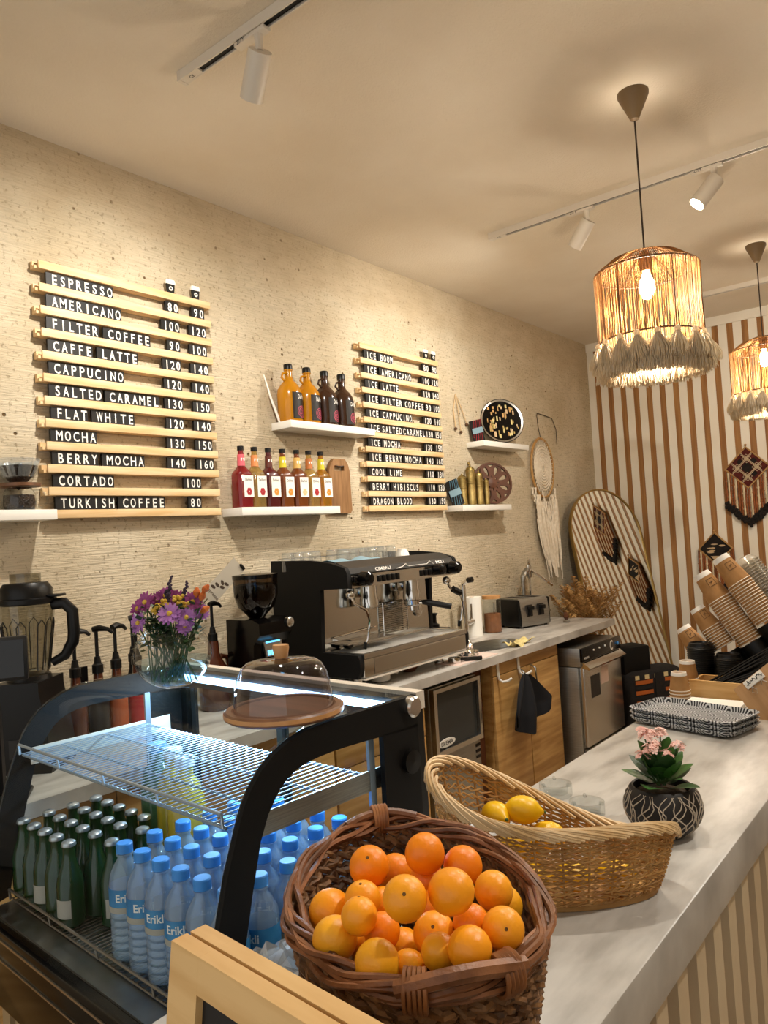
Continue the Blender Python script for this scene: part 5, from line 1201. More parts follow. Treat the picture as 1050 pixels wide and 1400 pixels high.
# oranges
ORG = [(2.1874, 0.6923, 1.205, 0.0242), (2.2455, 0.7276, 1.2198, 0.0239), (2.2767, 0.7605, 1.2, 0.0234), (2.3131, 0.6014, 1.235, 0.0225), (2.3446, 0.638, 1.235, 0.0239), (2.3416, 0.7227, 1.2011, 0.0216), (2.3327, 0.7536, 1.1693, 0.0236), (2.3848, 0.6683, 1.195, 0.0215), (2.2166, 0.6446, 1.1926, 0.0208), (2.1768, 0.6325, 1.1734, 0.025), (2.2304, 0.5824, 1.1802, 0.0241), (2.2614, 0.5883, 1.2096, 0.0191), (2.2137, 0.6799, 1.1695, 0.0215), (2.267, 0.6165, 1.1831, 0.0195), (2.237, 0.6235, 1.1583, 0.0201), (2.3089, 0.6527, 1.1758, 0.0228), (2.2623, 0.6544, 1.1471, 0.0215), (2.3383, 0.6196, 1.1807, 0.0185), (2.3759, 0.6191, 1.1946, 0.0217), (2.3444, 0.6709, 1.1892, 0.0193), (2.2951, 0.5735, 1.1784, 0.0227), (2.3063, 0.6087, 1.1596, 0.0187), (2.1745, 0.7565, 1.17, 0.0235), (2.2339, 0.7443, 1.1781, 0.0224), (2.27, 0.7057, 1.17, 0.0211)]
OLB = ['scarred deep orange at the back left of the heap', 'deep orange at the very back of the heap, middle', 'deep orange at the back right behind the big one', 'big orange with a dark blossom scar near the middle of the heap', 'biggest smooth orange on top of the heap, right of the scarred one', 'orange near the right back rim of the basket', 'yellowish orange against the right side of the basket', 'orange with a dark stem spot at the right front rim', 'small orange below the scarred back left orange', 'large orange touching the left basket wall, upper of two', 'large yellowish orange at the left front rim, lower of two', 'small orange tucked right of the two large left ones', 'small shaded orange half hidden left of the heap middle', 'shaded orange in the gap below the big scarred orange', 'small orange with green stem button behind the left front rim', 'orange with a stem button facing up, front middle of the heap', 'orange at the front just left of the middle', 'orange at the front just right of the middle', 'bright orange at the front rim beside the handle, right', 'deep orange in shade beneath the right rim pair', 'yellow orange lying low against the front rim, left', 'small yellow orange low against the front handle', 'small orange peeping out behind the back left orange', 'small orange peeping out behind the big scarred orange', 'shaded orange in the gap below the biggest orange']
OMAT = ['orange_peel_deep', 'orange_peel_deep', 'orange_peel_deep', 'orange_peel', 'orange_peel', 'orange_peel', 'orange_peel_yellow', 'orange_peel', 'orange_peel', 'orange_peel', 'orange_peel_yellow', 'orange_peel', 'orange_peel', 'orange_peel_deep', 'orange_peel_yellow', 'orange_peel', 'orange_peel', 'orange_peel_yellow', 'orange_peel', 'orange_peel_deep', 'orange_peel_yellow', 'orange_peel_yellow', 'orange_peel_deep', 'orange_peel_deep', 'orange_peel_deep']
CAMP = Vector((2.8, 0, 1.6)); rr = random.Random(21)
SCAR = {0: 0.8, 3: 0.35, 7: 0.2, 14: 0.3, 15: 0.9, 10: -2.6}
for i, (x, y, z, r) in enumerate(ORG):
    toc = (CAMP-Vector((x, y, z))).normalized()
    if i in SCAR: n = (toc+Vector((rr.uniform(-.3, .3), rr.uniform(-.3, .3), SCAR[i]*0.5))).normalized()
    else: n = (-toc+Vector((rr.uniform(-1, 1), rr.uniform(-1, 1), rr.uniform(-1, 1)))).normalized()
    o = thing('orange', OLB[i], 'orange', (x, y, z), 0, 'oranges in the dark basket', Vector(n).to_track_quat('Z', 'Y').to_matrix().to_4x4())
    b = MB(); sq = rr.uniform(0.93, 0.99)
    prof = [(max(1e-6, r*math.sin(PI*k/18)), -r*sq*math.cos(PI*k/18)*(1-0.05*(k == 18))) for k in range(19)]
    b.lathe(prof, 28).build('peel', OMAT[i], o)
    MB().lathe([(r*0.09, r*sq*0.96), (r*0.07, r*sq*0.995), (r*0.03, r*sq*0.985), (0, r*sq*0.98)], 9).build('stem_button', 'orange_scar', o)
# lemons
def lemon(x, y, z, rz, tilt, label):
    o = thing('lemon', label, 'lemon', (x, y, z), 0, 'lemons in the pale basket', rot(0, tilt, rz))
    prof = [(0.0001, -0.033), (0.005, -0.031), (0.008, -0.028)]+[(0.023*math.sin(PI*k/14)**0.8, -0.028*math.cos(PI*k/14)) for k in range(2, 13)]+[(0.007, 0.029), (0.004, 0.033), (0.0001, 0.035)]
    MB().lathe(prof, 24, rot(0, PI/2, 0)).build('peel', 'lemon_peel', o)
    MB().lathe([(0.003, 0.0345), (0.002, 0.037), (0, 0.037)], 8, rot(0, PI/2, 0)).build('stem_button', 'stem_green', o)
lemon(2.153, 1.129, 1.128, 0.5, 0.1, 'topmost lemon, seen inside the tall end of the pale basket')
lemon(2.112, 1.108, 1.118, -0.5, -0.1, 'lemon half hidden left of the topmost one in the pale basket')
lemon(2.150, 1.095, 1.082, 1.0, 0.0, 'lemon lying under the topmost pair in the pale basket')
lemon(2.185, 1.150, 1.084, 0.4, 0.0, 'lemon lying behind and below the topmost one in the pale basket')
lemon(2.180, 1.090, 1.036, 0.7, 0.0, 'lemon glimpsed through the front weave of the pale basket, left one')
lemon(2.235, 1.125, 1.036, 0.6, 0.0, 'lemon glimpsed through the front weave of the pale basket, middle one')
lemon(2.290, 1.170, 1.036, 0.5, 0.0, 'lemon glimpsed through the front weave of the pale basket, right one')
lemon(2.150, 1.140, 1.036, 1.2, 0.0, 'lemon on the bottom of the pale basket, under the heap')
# clear film on the counter corner
b = MB(); rr = random.Random(6)
hts = [[rr.uniform(0.002, 0.05) for _ in range(11)] for _ in range(11)]
b.grid(lambda u, v: (1.935+0.10*u+0.01*math.sin(v*8), 0.60+0.20*v+0.01*math.sin(u*9), 1.002+hts[int(round(u*10))][int(round(v*10))]*math.sin(PI*max(0.03, min(0.97, u)))), 10, 10)
tag(b.build('plastic_film', 'film', ang=20), 'crumpled clear plastic film beside the orange basket on the counter corner', 'plastic film')
# ashtrays
for k, (x, y, lab) in enumerate(((2.000, 1.545, 'small clear glass ashtray on the counter behind the basket, left one'), (2.105, 1.475, 'small clear glass ashtray on the counter behind the basket, nearer the plant'))):
    a = thing('glass_ashtray', lab, 'ashtray', (x, y, ZK), 0, 'glass ashtrays')
    MB().lathe([(0.030, 0), (0.036, 0.004), (0.036, 0.028), (0.029, 0.028), (0.026, 0.008), (0, 0.007)], 28).build('bowl', 'clear_glass', a)
    n = MB()
    for q in range(3): n.tube([(0.028*math.cos(q*2.1), 0.028*math.sin(q*2.1), 0.0285), (0.0365*math.cos(q*2.1), 0.0365*math.sin(q*2.1), 0.0285)], 0.004, 6)
    n.build('rest_notch', 'clear_glass', a)
# ------------------------------------------------------------------ potted plant
t = thing('potted_plant', 'pink flowering kalanchoe in a round black pot with white veins on the counter', 'plant', (2.268, 1.462, ZK))
def potr(z): return 0.040+0.033*math.sin(PI*min(1, max(0, (z+0.010)/0.105))**0.9) if z < 0.092 else 0.05
pr = [(0.038, 0.0), (0.050, 0.008), (0.064, 0.024), (0.072, 0.044), (0.0725, 0.056), (0.068, 0.074), (0.059, 0.088), (0.056, 0.091), (0.052, 0.090), (0.052, 0.075), (0, 0.075)]
pot = MB().lathe(pr, 40).build('pot', 'pot_black', t)
def prad(z):
    for (r0, z0), (r1, z1) in zip(pr[:6], pr[1:7]):
        if z0 <= z <= z1: return r0+(r1-r0)*(z-z0)/(z1-z0)
    return 0.058
b = MB(); rr = random.Random(3)
for k in range(46):
    a0 = 2*PI*k/46; dirn = 1 if k % 3 else -1; pts = []
    for j in range(9):
        z = 0.006+0.080*j/8; a = a0+dirn*0.5*(j/8)+0.10*math.sin(j*1.3+k); r = prad(z)+0.0004; pts.append((r*math.cos(a), r*math.sin(a), z))
    b.tube(pts, [0.0006+0.0007*math.sin(PI*(j+0.5)/9) for j in range(9)], 4)
b.build('vein_pattern', 'pot_line', pot)
MB().lathe([(0.0515, 0.0752), (0.03, 0.083), (0, 0.084)], 24).build('soil', 'soil', t)
rr = random.Random(14)
def leaf(c, a, L_, w, up, m):
    X = tr(*c) @ rot(0, 0, a) @ rot(0, -up, 0); b = MB(); n = 10
    def f(u, v):
        s = u*L_; wd = w*(math.sin(PI*min(1, u**0.75*0.97+0.02))**0.8)*(1+0.06*math.cos(u*n*PI)); return (s, (v-0.5)*2*wd, 0.25*abs(v-0.5)*wd-0.12*L_*u*u)
    b.grid(f, 12, 6, X); b.build('leaf', m, t)
for k in range(20):
    a = 2.4*k+rr.uniform(-.3, .3); rad = rr.uniform(0.004, 0.022); z = 0.086+0.0017*k; up = 0.35+0.045*k+rr.uniform(-.1, .1)
    leaf((rad*math.cos(a), rad*math.sin(a), z), a, rr.uniform(0.050, 0.066), rr.uniform(0.021, 0.027), up, 'leaf' if k % 3 else 'leaf_dark')
for k in range(11):
    a = rr.uniform(0, 2*PI); q = rr.uniform(0.008, 0.042); c = Vector((q*math.cos(a)-0.006, q*math.sin(a), 0.164+rr.uniform(-0.016, 0.022)))
    MB().tube([(0.2*c.x, 0.2*c.y, 0.09), c-Vector((0, 0, 0.005))], 0.0015, 5).build('flower_stem', 'stem_green', t)
    b = MB()
    for q2 in range(11):
        pc = c+Vector((rr.uniform(-.011, .011), rr.uniform(-.011, .011), rr.uniform(-.004, .008))); n = (pc-c+Vector((0, 0, 0.010))).normalized(); X = align(pc, n)
        for p in range(5):
            aa = 2*PI*p/5; b.add([(0, 0, 0), (0.006*math.cos(aa-.5), 0.006*math.sin(aa-.5), 0.002), (0.0075*math.cos(aa), 0.0075*math.sin(aa), 0.001), (0.006*math.cos(aa+.5), 0.006*math.sin(aa+.5), 0.002)], [(0, 1, 2, 3)], X)
    b.build('flower_cluster', 'petal_pink', t)
# ------------------------------------------------------------------ trays
mt = mat('tray_pattern', '14151a', rough=0.35); nt = mt.node_tree; N = nt.nodes; Lk = nt.links
tc = N.new('ShaderNodeTexCoord'); sp = N.new('ShaderNodeSeparateXYZ'); Lk.new(tc.outputs['Object'], sp.inputs[0])
def mth(op, a, b=None):
    n = N.new('ShaderNodeMath'); n.operation = op
    for i, q in enumerate((a, b)):
        if q is None: continue
        if isinstance(q, (int, float)): n.inputs[i].default_value = q
        else: Lk.new(q, n.inputs[i])
    return n.outputs[0]
row = mth('FLOOR', mth('DIVIDE', sp.outputs['Y'], 0.026)); fy = mth('FRACT', mth('DIVIDE', sp.outputs['Y'], 0.026))
fx_ = mth('SUBTRACT', mth('FRACT', mth('ADD', mth('DIVIDE', sp.outputs['X'], 0.064), mth('MULTIPLY', row, 0.5))), 0.5)
dd = mth('SQRT', mth('ADD', mth('POWER', mth('MULTIPLY', fx_, 0.064), 2), mth('POWER', mth('MULTIPLY', fy, 0.026), 2)))
st = mth('GREATER_THAN', mth('SINE', mth('MULTIPLY', dd, 800)), 0.0)
mx = N.new('ShaderNodeMix'); mx.data_type = 'RGBA'; Lk.new(st, mx.inputs[0]); mx.inputs[6].default_value = lin('1b1d24'); mx.inputs[7].default_value = lin('c9cbcd'); Lk.new(mx.outputs[2], N['Principled BSDF'].inputs['Base Color'])
def rrect(w, d, r, n=6):
    o = []
    for cx, cy, a0 in ((w-r, d-r, 0), (-w+r, d-r, PI/2), (-w+r, -d+r, PI), (w-r, -d+r, 1.5*PI)):
        o += [(cx+r*math.cos(a0+PI/2*k/n), cy+r*math.sin(a0+PI/2*k/n)) for k in range(n+1)]
    return o
TL = ['lowest', 'middle', 'topmost']
for k in range(3):
    tt = thing('serving_tray', f'rectangular tray with black and white wave pattern, {TL[k]} of the stack of three', 'tray', (2.083, 2.262, ZK+0.004+0.0135*k), math.radians(-14), 'patterned trays')
    o1, o2, o3 = rrect(0.150, 0.082, 0.03), rrect(0.163, 0.095, 0.035), rrect(0.157, 0.089, 0.033); n = len(o1); vs = [(x, y, 0.0) for x, y in o1]+[(x, y, 0.015) for x, y in o2]+[(x, y, 0.0165) for x, y in o3]+[(x, y, 0.003) for x, y in o1]
    MB().add(vs, [tuple(reversed(range(n)))]+[(r*n+i, r*n+(i+1) % n, (r+1)*n+(i+1) % n, (r+1)*n+i) for r in range(3) for i in range(n)]+[tuple(range(3*n, 4*n))]).build('tray', 'tray_pattern', tt)
tag(MB().box((2.075, 2.515, ZK+0.007), (0.17, 0.085, 0.014), Matrix.Identity(4), bev=0.002).build('napkin_stack', 'paper_white'), 'stack of white paper napkins between the trays and the pine box', 'napkins')
# ------------------------------------------------------------------ paper cups
def cupthing(name, label, h, r0, r1, group, M, first, key, ink):
    if key not in first:
        o = thing(name, label, 'paper cup', M.translation, 0, group, M.to_3x3().to_4x4())
        MB().shell([(r1*1.0, h-0.001), (r0, 0.0), (r0*0.96, 0.0), (r0*0.94, 0.006), (0.001, 0.006)], 30).build('sleeve', 'kraft', o)
        MB().lathe([(r0+0.0004, -0.0004), (r0+0.0004+(r1-r0)*0.17, h*0.17), (r0*0.9, h*0.17), (r0*0.9, 0.004), (r0*0.95, -0.0006)], 30, closed=True).build('base_band', 'cup_white', o)
        MB().tube([(r1*math.cos(2*PI*k/30), r1*math.sin(2*PI*k/30), h) for k in range(30)], 0.0017, 6, True).build('rolled_rim', 'kraft_rim', o)
        if ink:
            q = MB(); mid = h*0.42
            def S(a, z): r = r0+(r1-r0)*z/h+0.0005; return (r*math.cos(a), r*math.sin(a), z)
            lc = M.inverted() @ CAMP; an = math.atan2(lc.y, lc.x)-0.35
            for a, b in (((an-.38, mid-.014), (an+.38, mid-.014)), ((an-.38, mid+.014), (an+.38, mid+.014)), ((an-.38, mid-.014), (an-.38, mid+.014)), ((an+.38, mid-.014), (an+.38, mid+.014)), ((an-.2, mid), (an+.2, mid)), ((an-.1, mid-.005), (an+.1, mid+.006))):
                q.tube([S(a[0]+(b[0]-a[0])*f/4, a[1]+(b[1]-a[1])*f/4) for f in range(5)], 0.0006, 4)
            q.build('printed_stamp', 'print_ink', o)
        first[key] = o; return o
    return dup(first[key], M.translation, None, label, group, M.to_3x3().to_4x4())
FIRST = {}
def lying(base, dirn, n, h, r0, r1, sp_, key, where):
    d = Vector(dirn).normalized()
    for k in range(n):
        M = align(Vector(base)+d*sp_*k, d)
        cupthing('paper_cup', f'kraft cup, {ORD[k]} from the closed end of the {where}', h, r0, r1, 'paper cups in the slanted dispenser', M, FIRST, key, True)
lying((2.031, 2.85, 1.453), (0.059, 0.0, -0.0905), 16, 0.108, 0.0285, 0.0425, 0.0102, 'large', 'uppermost slanted stack')
lying((1.963, 2.85, 1.396), (0.056, 0.0, -0.089), 18, 0.105, 0.0285, 0.0425, 0.0102, 'large', 'second slanted stack from the top')
lying((1.938, 2.85, 1.272), (0.056, 0.0, -0.086), 9, 0.083, 0.025, 0.038, 0.0095, 'mid', 'third slanted stack from the top')
lying((1.877, 2.87, 1.197), (0.056, 0.0, -0.086), 6, 0.083, 0.025, 0.038, 0.0095, 'mid', 'lowest slanted stack behind the black lids')
def standing(x, y, n, where, z0=ZK):
    for k in range(n):
        M = tr(x, y, z0+0.060+0.0105*(n-1-k)) @ rot(PI, 0, 0)
        cupthing('espresso_cup', f'small kraft cup, {ORD[k]} from top in the upturned stack {where}', 0.058, 0.0235, 0.0325, 'small upturned paper cups', M, FIRST, 'small', False)
standing(1.953, 2.560, 4, 'nearest the trays'); standing(1.950, 2.665, 6, 'beside the pine box')
t = thing('cup_dispenser', 'black slanted cup dispenser on the counter holding the paper cup stacks', 'dispenser', (2.25, 2.88, ZK))
for base, L0, r in (((2.031, -.03, .453), 0.27, 0.048), ((1.963, -.03, .396), 0.285, 0.048), ((1.938, -.03, .272), 0.185, 0.043), ((1.877, -.01, .197), 0.15, 0.043), ((2.062, .14, .44), 0.205, 0.052)):
    d = Vector((0.056, 0, -0.088)).normalized(); p = Vector((base[0]-2.25, base[1], base[2]))
    a = p+d*L0; zend = 0.012; b_ = p+d*((zend-p.z)/d.z) if L0 > 0.2 else p+d*(L0+0.10)
    if b_.z < 0.03: b_ = p+d*((0.045-p.z)/d.z)
    X = align(a, d); L1 = (b_-a).length
    MB().shell([(r, 0), (r, L1), (0.001, L1)], 24, X).build('tube', 'black_plastic', t)
MB().b2((-0.20, 0.02, 0), (0.135, 0.20, 0.05), bev=0.004).build('base', 'black_plastic', t)
MB().b2((-0.02, 0.022, 0.05), (0.02, 0.05, 0.34)).build('post', 'black_plastic', t)
# black lids
LF = []
def lids(x, y, n, where):
    for k in range(n):
        lab = f'black plastic cup lid, {ORD[n-1-k]} from the top of the {where}'
        if not LF:
            o = thing('cup_lid', lab, 'cup lid', (x, y, ZK+0.0075*k), 0, 'stacked black cup lids')
            MB().shell([(0.045, 0.0), (0.046, 0.003), (0.044, 0.007), (0.041, 0.008), (0.038, 0.019), (0.034, 0.020), (0.030, 0.014), (0.001, 0.013)], 28).build('shell', 'black_plastic', o)
            MB().lathe([(0.0455, 0.0005), (0.0475, 0.002), (0.0455, 0.004)], 28, closed=True).build('rim', 'black_plastic', o); LF.append(o)
        else: dup(LF[0], (x, y, ZK+0.0075*k), 0.3*k, lab)
lids(1.957, 2.80, 19, 'tall stack behind the small cups'); lids(2.055, 2.775, 15, 'stack behind the pine box')
# clear lids, lying
CF = []
for k in range(18):
    d = Vector((0.056, 0.0, -0.088)).normalized(); M = align(Vector((2.062, 3.02, 1.440))+d*0.0105*k, d); lab = f'clear dome lid, {ORD[k]} from the upper end of the lying stack behind the cups'
    if not CF:
        o = thing('clear_lid', lab, 'cup lid', M.translation, 0, 'clear lids', M.to_3x3().to_4x4())
        MB().shell([(0.012, 0.0), (0.030, 0.004), (0.044, 0.020), (0.046, 0.026)], 26).build('dome', 'lid_clear', o)
        MB().lathe([(0.046, 0.026), (0.050, 0.027), (0.050, 0.030), (0.046, 0.029)], 26, closed=True).build('rim', 'lid_clear', o); CF.append(o)
    else: dup(CF[0], M.translation, None, lab, None, M.to_3x3().to_4x4())
# pine box with black straws
t = thing('pine_box', 'shallow open pine box holding black straws on the counter', 'box', (2.10, 2.665, ZK), math.radians(-5))
for lo, hi in (((-0.13, -0.055, 0.0), (0.13, -0.045, 0.056)), ((-0.13, 0.045, 0.0), (0.13, 0.055, 0.056)), ((-0.13, -0.0449, 0.0), (-0.12, 0.0449, 0.056)), ((0.12, -0.0449, 0.0), (0.13, 0.0449, 0.056))): MB().b2(lo, hi).build('side_board', 'pine_frame', t)
MB().b2((-0.1199, -0.0449, 0), (0.1199, 0.0449, 0.006)).build('bottom', 'pine_frame', t)
rr = random.Random(17)
for k in range(16):
    p = Vector((2.000+rr.uniform(-.006, .012), 2.652+rr.uniform(-.02, .028), ZK+0.012+0.0035*(k//3))); q = Vector((2.215, 2.650+0.05*(k/16-0.5), 1.072+0.0065*k))
    o = tag(MB().tube([p, q], 0.0042, 6).build('drinking_straw', 'black_plastic'), 'black drinking straw in the fan leaning out of the pine box', 'straw', 'black straws in the pine box')
# clip board
Xd = Vector((0.753, 0.15, 0.64)).normalized(); Yd = Vector((0.112, -0.05, -0.07)); Yd = (Yd-Xd*Yd.dot(Xd)).normalized(); Zd = Yd.cross(Xd)
if Zd.dot(Vector((2.8, 0, 1.6))-Vector((2.2, 2.43, 1.05))) < 0: Zd = -Zd
Mb = Matrix(((Xd.x, Yd.x, Zd.x, 2.15), (Xd.y, Yd.y, Zd.y, 2.445), (Xd.z, Yd.z, Zd.z, 1.072), (0, 0, 0, 1)))
t = thing('clipboard', 'tilted wooden clipboard with a patterned black and white clip at the right edge', 'clipboard', (2.15, 2.445, 1.072), 0, None, Mb.to_3x3().to_4x4())
MB().b2((0, 0, -0.018), (0.17, 0.15, 0), bev=0.002).build('board', 'clip_wood', t)
cl = MB().b2((0.035, 0.004, 0.001), (0.10, 0.03, 0.007), bev=0.003).build('clip', 'label_white', t)
m = MB(); rr = random.Random(2)
for k in range(9):
    x = 0.042+0.006*k; m.tube([(x, 0.008+0.012*rr.random(), 0.0075), (x+0.004, 0.01+0.014*rr.random(), 0.0078), (x+0.007, 0.008+0.016*rr.random(), 0.0075)], 0.0012, 4)
m.build('clip_pattern', 'letter_black', cl)
for a in (0.05, 0.085): MB().tube([(a, 0.03, 0.004), (a-0.008, 0.045, 0.008), (a, 0.056, 0.006), (a+0.008, 0.045, 0.008), (a, 0.03, 0.004)], 0.0009, 4).build('clip_wire', 'chrome', cl)
t = thing('clipboard_stand', 'dark wooden stand propping the tilted clipboard', 'stand', (2.245, 2.425, ZK))
MB().b2((-0.03, 0.0, 0.0), (0.05, 0.02, 0.008)).build('foot', 'wood_carved', t); MB().b2((0.0, 0.0, 0.0081), (0.04, 0.016, 0.05)).build('upright', 'wood_carved', t)
# ------------------------------------------------------------------ chalkboard a-frame in front
t = thing('chalkboard_sign', 'pine framed A-frame chalkboard standing in front of the counter end', 'chalkboard', (2.125, 0.474, 0.0), math.radians(-5))
W_, Ht = 0.56, 1.205
for s, nm, y0, lean in ((-1, 'front', 0.0, -0.16), (1, 'rear', 0.022, 0.022)):
    X = Matrix(((1, 0, 0, 0), (0, 1, (lean if s < 0 else -0.0)*-1/Ht, y0+(lean if s < 0 else 0.0)), (0, 0, 1, 0), (0, 0, 0, 1)))
    f = MB(); f.b2((0, -0.018, 0), (0.05, 0, Ht), X); f.b2((W_-0.05, -0.018, 0), (W_, 0, Ht), X); f.b2((0.0501, -0.018, Ht-0.034), (W_-0.0501, 0, Ht), X); f.b2((0.0501, -0.018, 0.12), (W_-0.0501, 0, 0.17), X)
    f.build(nm+'_frame', 'pine_frame', t)
    MB().b2((0.0502, -0.010, 0.1701), (W_-0.0502, -0.004, Ht-0.0341), X).build(nm+'_panel', 'chalkboard', t)
# ------------------------------------------------------------------ arched mirror leaning in the corner
n = Vector((0.907, -0.369, 0.203)).normalized(); th_ = Vector((0.377, 0.926, 0)).normalized(); uh = n.cross(th_).normalized()
if uh.z < 0: uh = -uh
base = Vector((0.28, 6.10, 1.5))-uh*(1.5/uh.z-0.006); top = 1.885/uh.z; Rm = 0.40
Mm = Matrix(((th_.x, uh.x, n.x, base.x), (th_.y, uh.y, n.y, base.y), (th_.z, uh.z, n.z, base.z), (0, 0, 0, 1)))
t = thing('arched_mirror', 'tall arched mirror with thin gold frame leaning in the far corner', 'mirror', base, 0, None, Mm.to_3x3().to_4x4())
def arch(r, y0): return [(-r, y0)]+[(-r*math.cos(PI*k/28), (top-Rm)+r*math.sin(PI*k/28)) for k in range(29)]+[(r, y0)]
MB().add([(x, y, 0) for x, y in arch(Rm-0.012, 0.012)], [tuple(reversed(range(31)))]).build('mirror_glass', 'mirror_glass', t)
MB().strip(arch(Rm, 0), arch(Rm-0.012, 0.012), 0.03, tr(0, 0, -0.022), True).build('frame', 'gold_frame', t)
MB().prism(arch(Rm-0.006, 0.006), 0.006, tr(0, 0, -0.012)).build('backing', 'black_matte', t)
# pampas in a floor vase behind the counter end
t = thing('pampas_vase', 'tall floor vase of dried brown pampas plumes behind the counter end', 'vase', (0.33, 5.42, 0))
MB().lathe([(0.07, 0), (0.10, 0.02), (0.11, 0.25), (0.07, 0.48), (0.055, 0.55), (0.062, 0.58), (0.055, 0.58), (0.05, 0.5), (0, 0.4)], 28).build('vase', 'clay_brown', t)
t = thing('pampas_grass', 'bundle of dried brown pampas plumes standing in the floor vase', 'dried grass', (0.33, 5.42, 0.42))
rr = random.Random(31)
for k in range(30):
    a = 2*PI*k/30+rr.uniform(-.3, .3); sp_ = rr.uniform(0.04, 0.26); tx = sp_*math.cos(a); ty = sp_*math.sin(a)
    if tx < -0.2: tx = -0.2
    zt = rr.uniform(0.66, 0.82)-sp_*0.5+(0.08 if k in (3, 9) else 0); p0 = Vector((0.02*math.cos(a), 0.02*math.sin(a), 0.05)); p1 = Vector((tx*0.35, ty*0.35, zt*0.50)); p2 = Vector((tx, ty, zt))
    MB().tube([p0, p1], 0.002, 5).build('stalk', 'pampas', t)
    b = MB()
    for j in range(240):
        f = rr.random(); c = p1.lerp(p2, f)+Vector((tx, ty, 0))*0.3*f*f; L_ = 0.075*math.sin(PI*min(1, 0.18+f*0.82))+0.02; an = rr.uniform(0, 6.28)
        dv = Vector((math.cos(an), math.sin(an), 0.8)).normalized()*L_; w = Vector((-math.sin(an), math.cos(an), 0))*0.0024
        b.add([c-w, c+w, c+dv*0.6+w*0.9+Vector((0, 0, -0.004)), c+dv+Vector((0, 0, -0.014))], [(0, 1, 2, 3)])
    b.build('plume', 'pampas', t)
# striped bag and black box behind the washer
t = thing('striped_bag', 'black bag with orange and maroon woven stripes beside the glass washer', 'bag', (0.74, 5.52, 0), math.radians(-30))
m = MB(); m.box((0, 0, 0.265), (0.24, 0.52, 0.53), bev=0.07, seg=4); m.build('body', 'bag_black', t)
cols = ['stripe_cream', 'stripe_orange', 'bag_black', 'stripe_orange', 'bag_black', 'stripe_orange', 'stripe_maroon', 'bag_black', 'stripe_maroon', 'bag_black', 'stripe_maroon']
for k in range(11):
    m = MB()
    def bnd(u, v, k=k):
        y = -0.20+0.40*u; z = 0.50-0.036*k-0.028*v; return (0.122+0.006*math.sin(u*9), y, z)
    if k == 0:
        for j in range(5): MB().b2((0.121, -0.2+0.085*j, 0.47), (0.1235, -0.165+0.085*j, 0.50)).build('stripe_patch', cols[k], t)
    else: m.grid(bnd, 16, 2).build('stripe', cols[k], t)
MB().b2((0.124, -0.03, 0.08), (0.13, 0.03, 0.51)).build('strap', 'bag_black', t)
MB().box((-0.02, -0.13, 0.60), (0.19, 0.24, 0.20), bev=0.02).build('top_flap', 'black_matte', t)
# a brown round stool top showing behind the orange basket
t = thing('round_stool', 'brown rounded stool top just showing behind the orange basket', 'stool', (1.27, 1.77, 0))
MB().lathe([(0.155, 0.64), (0.165, 0.66), (0.160, 0.69), (0.13, 0.705), (0, 0.71)], 36).build('seat', 'walnut', t)
for k in range(3): MB().tube([(0.10*math.cos(2.1*k), 0.10*math.sin(2.1*k), 0.64), (0.16*math.cos(2.1*k), 0.16*math.sin(2.1*k), 0.0)], 0.014, 8).build('leg', 'walnut', t)
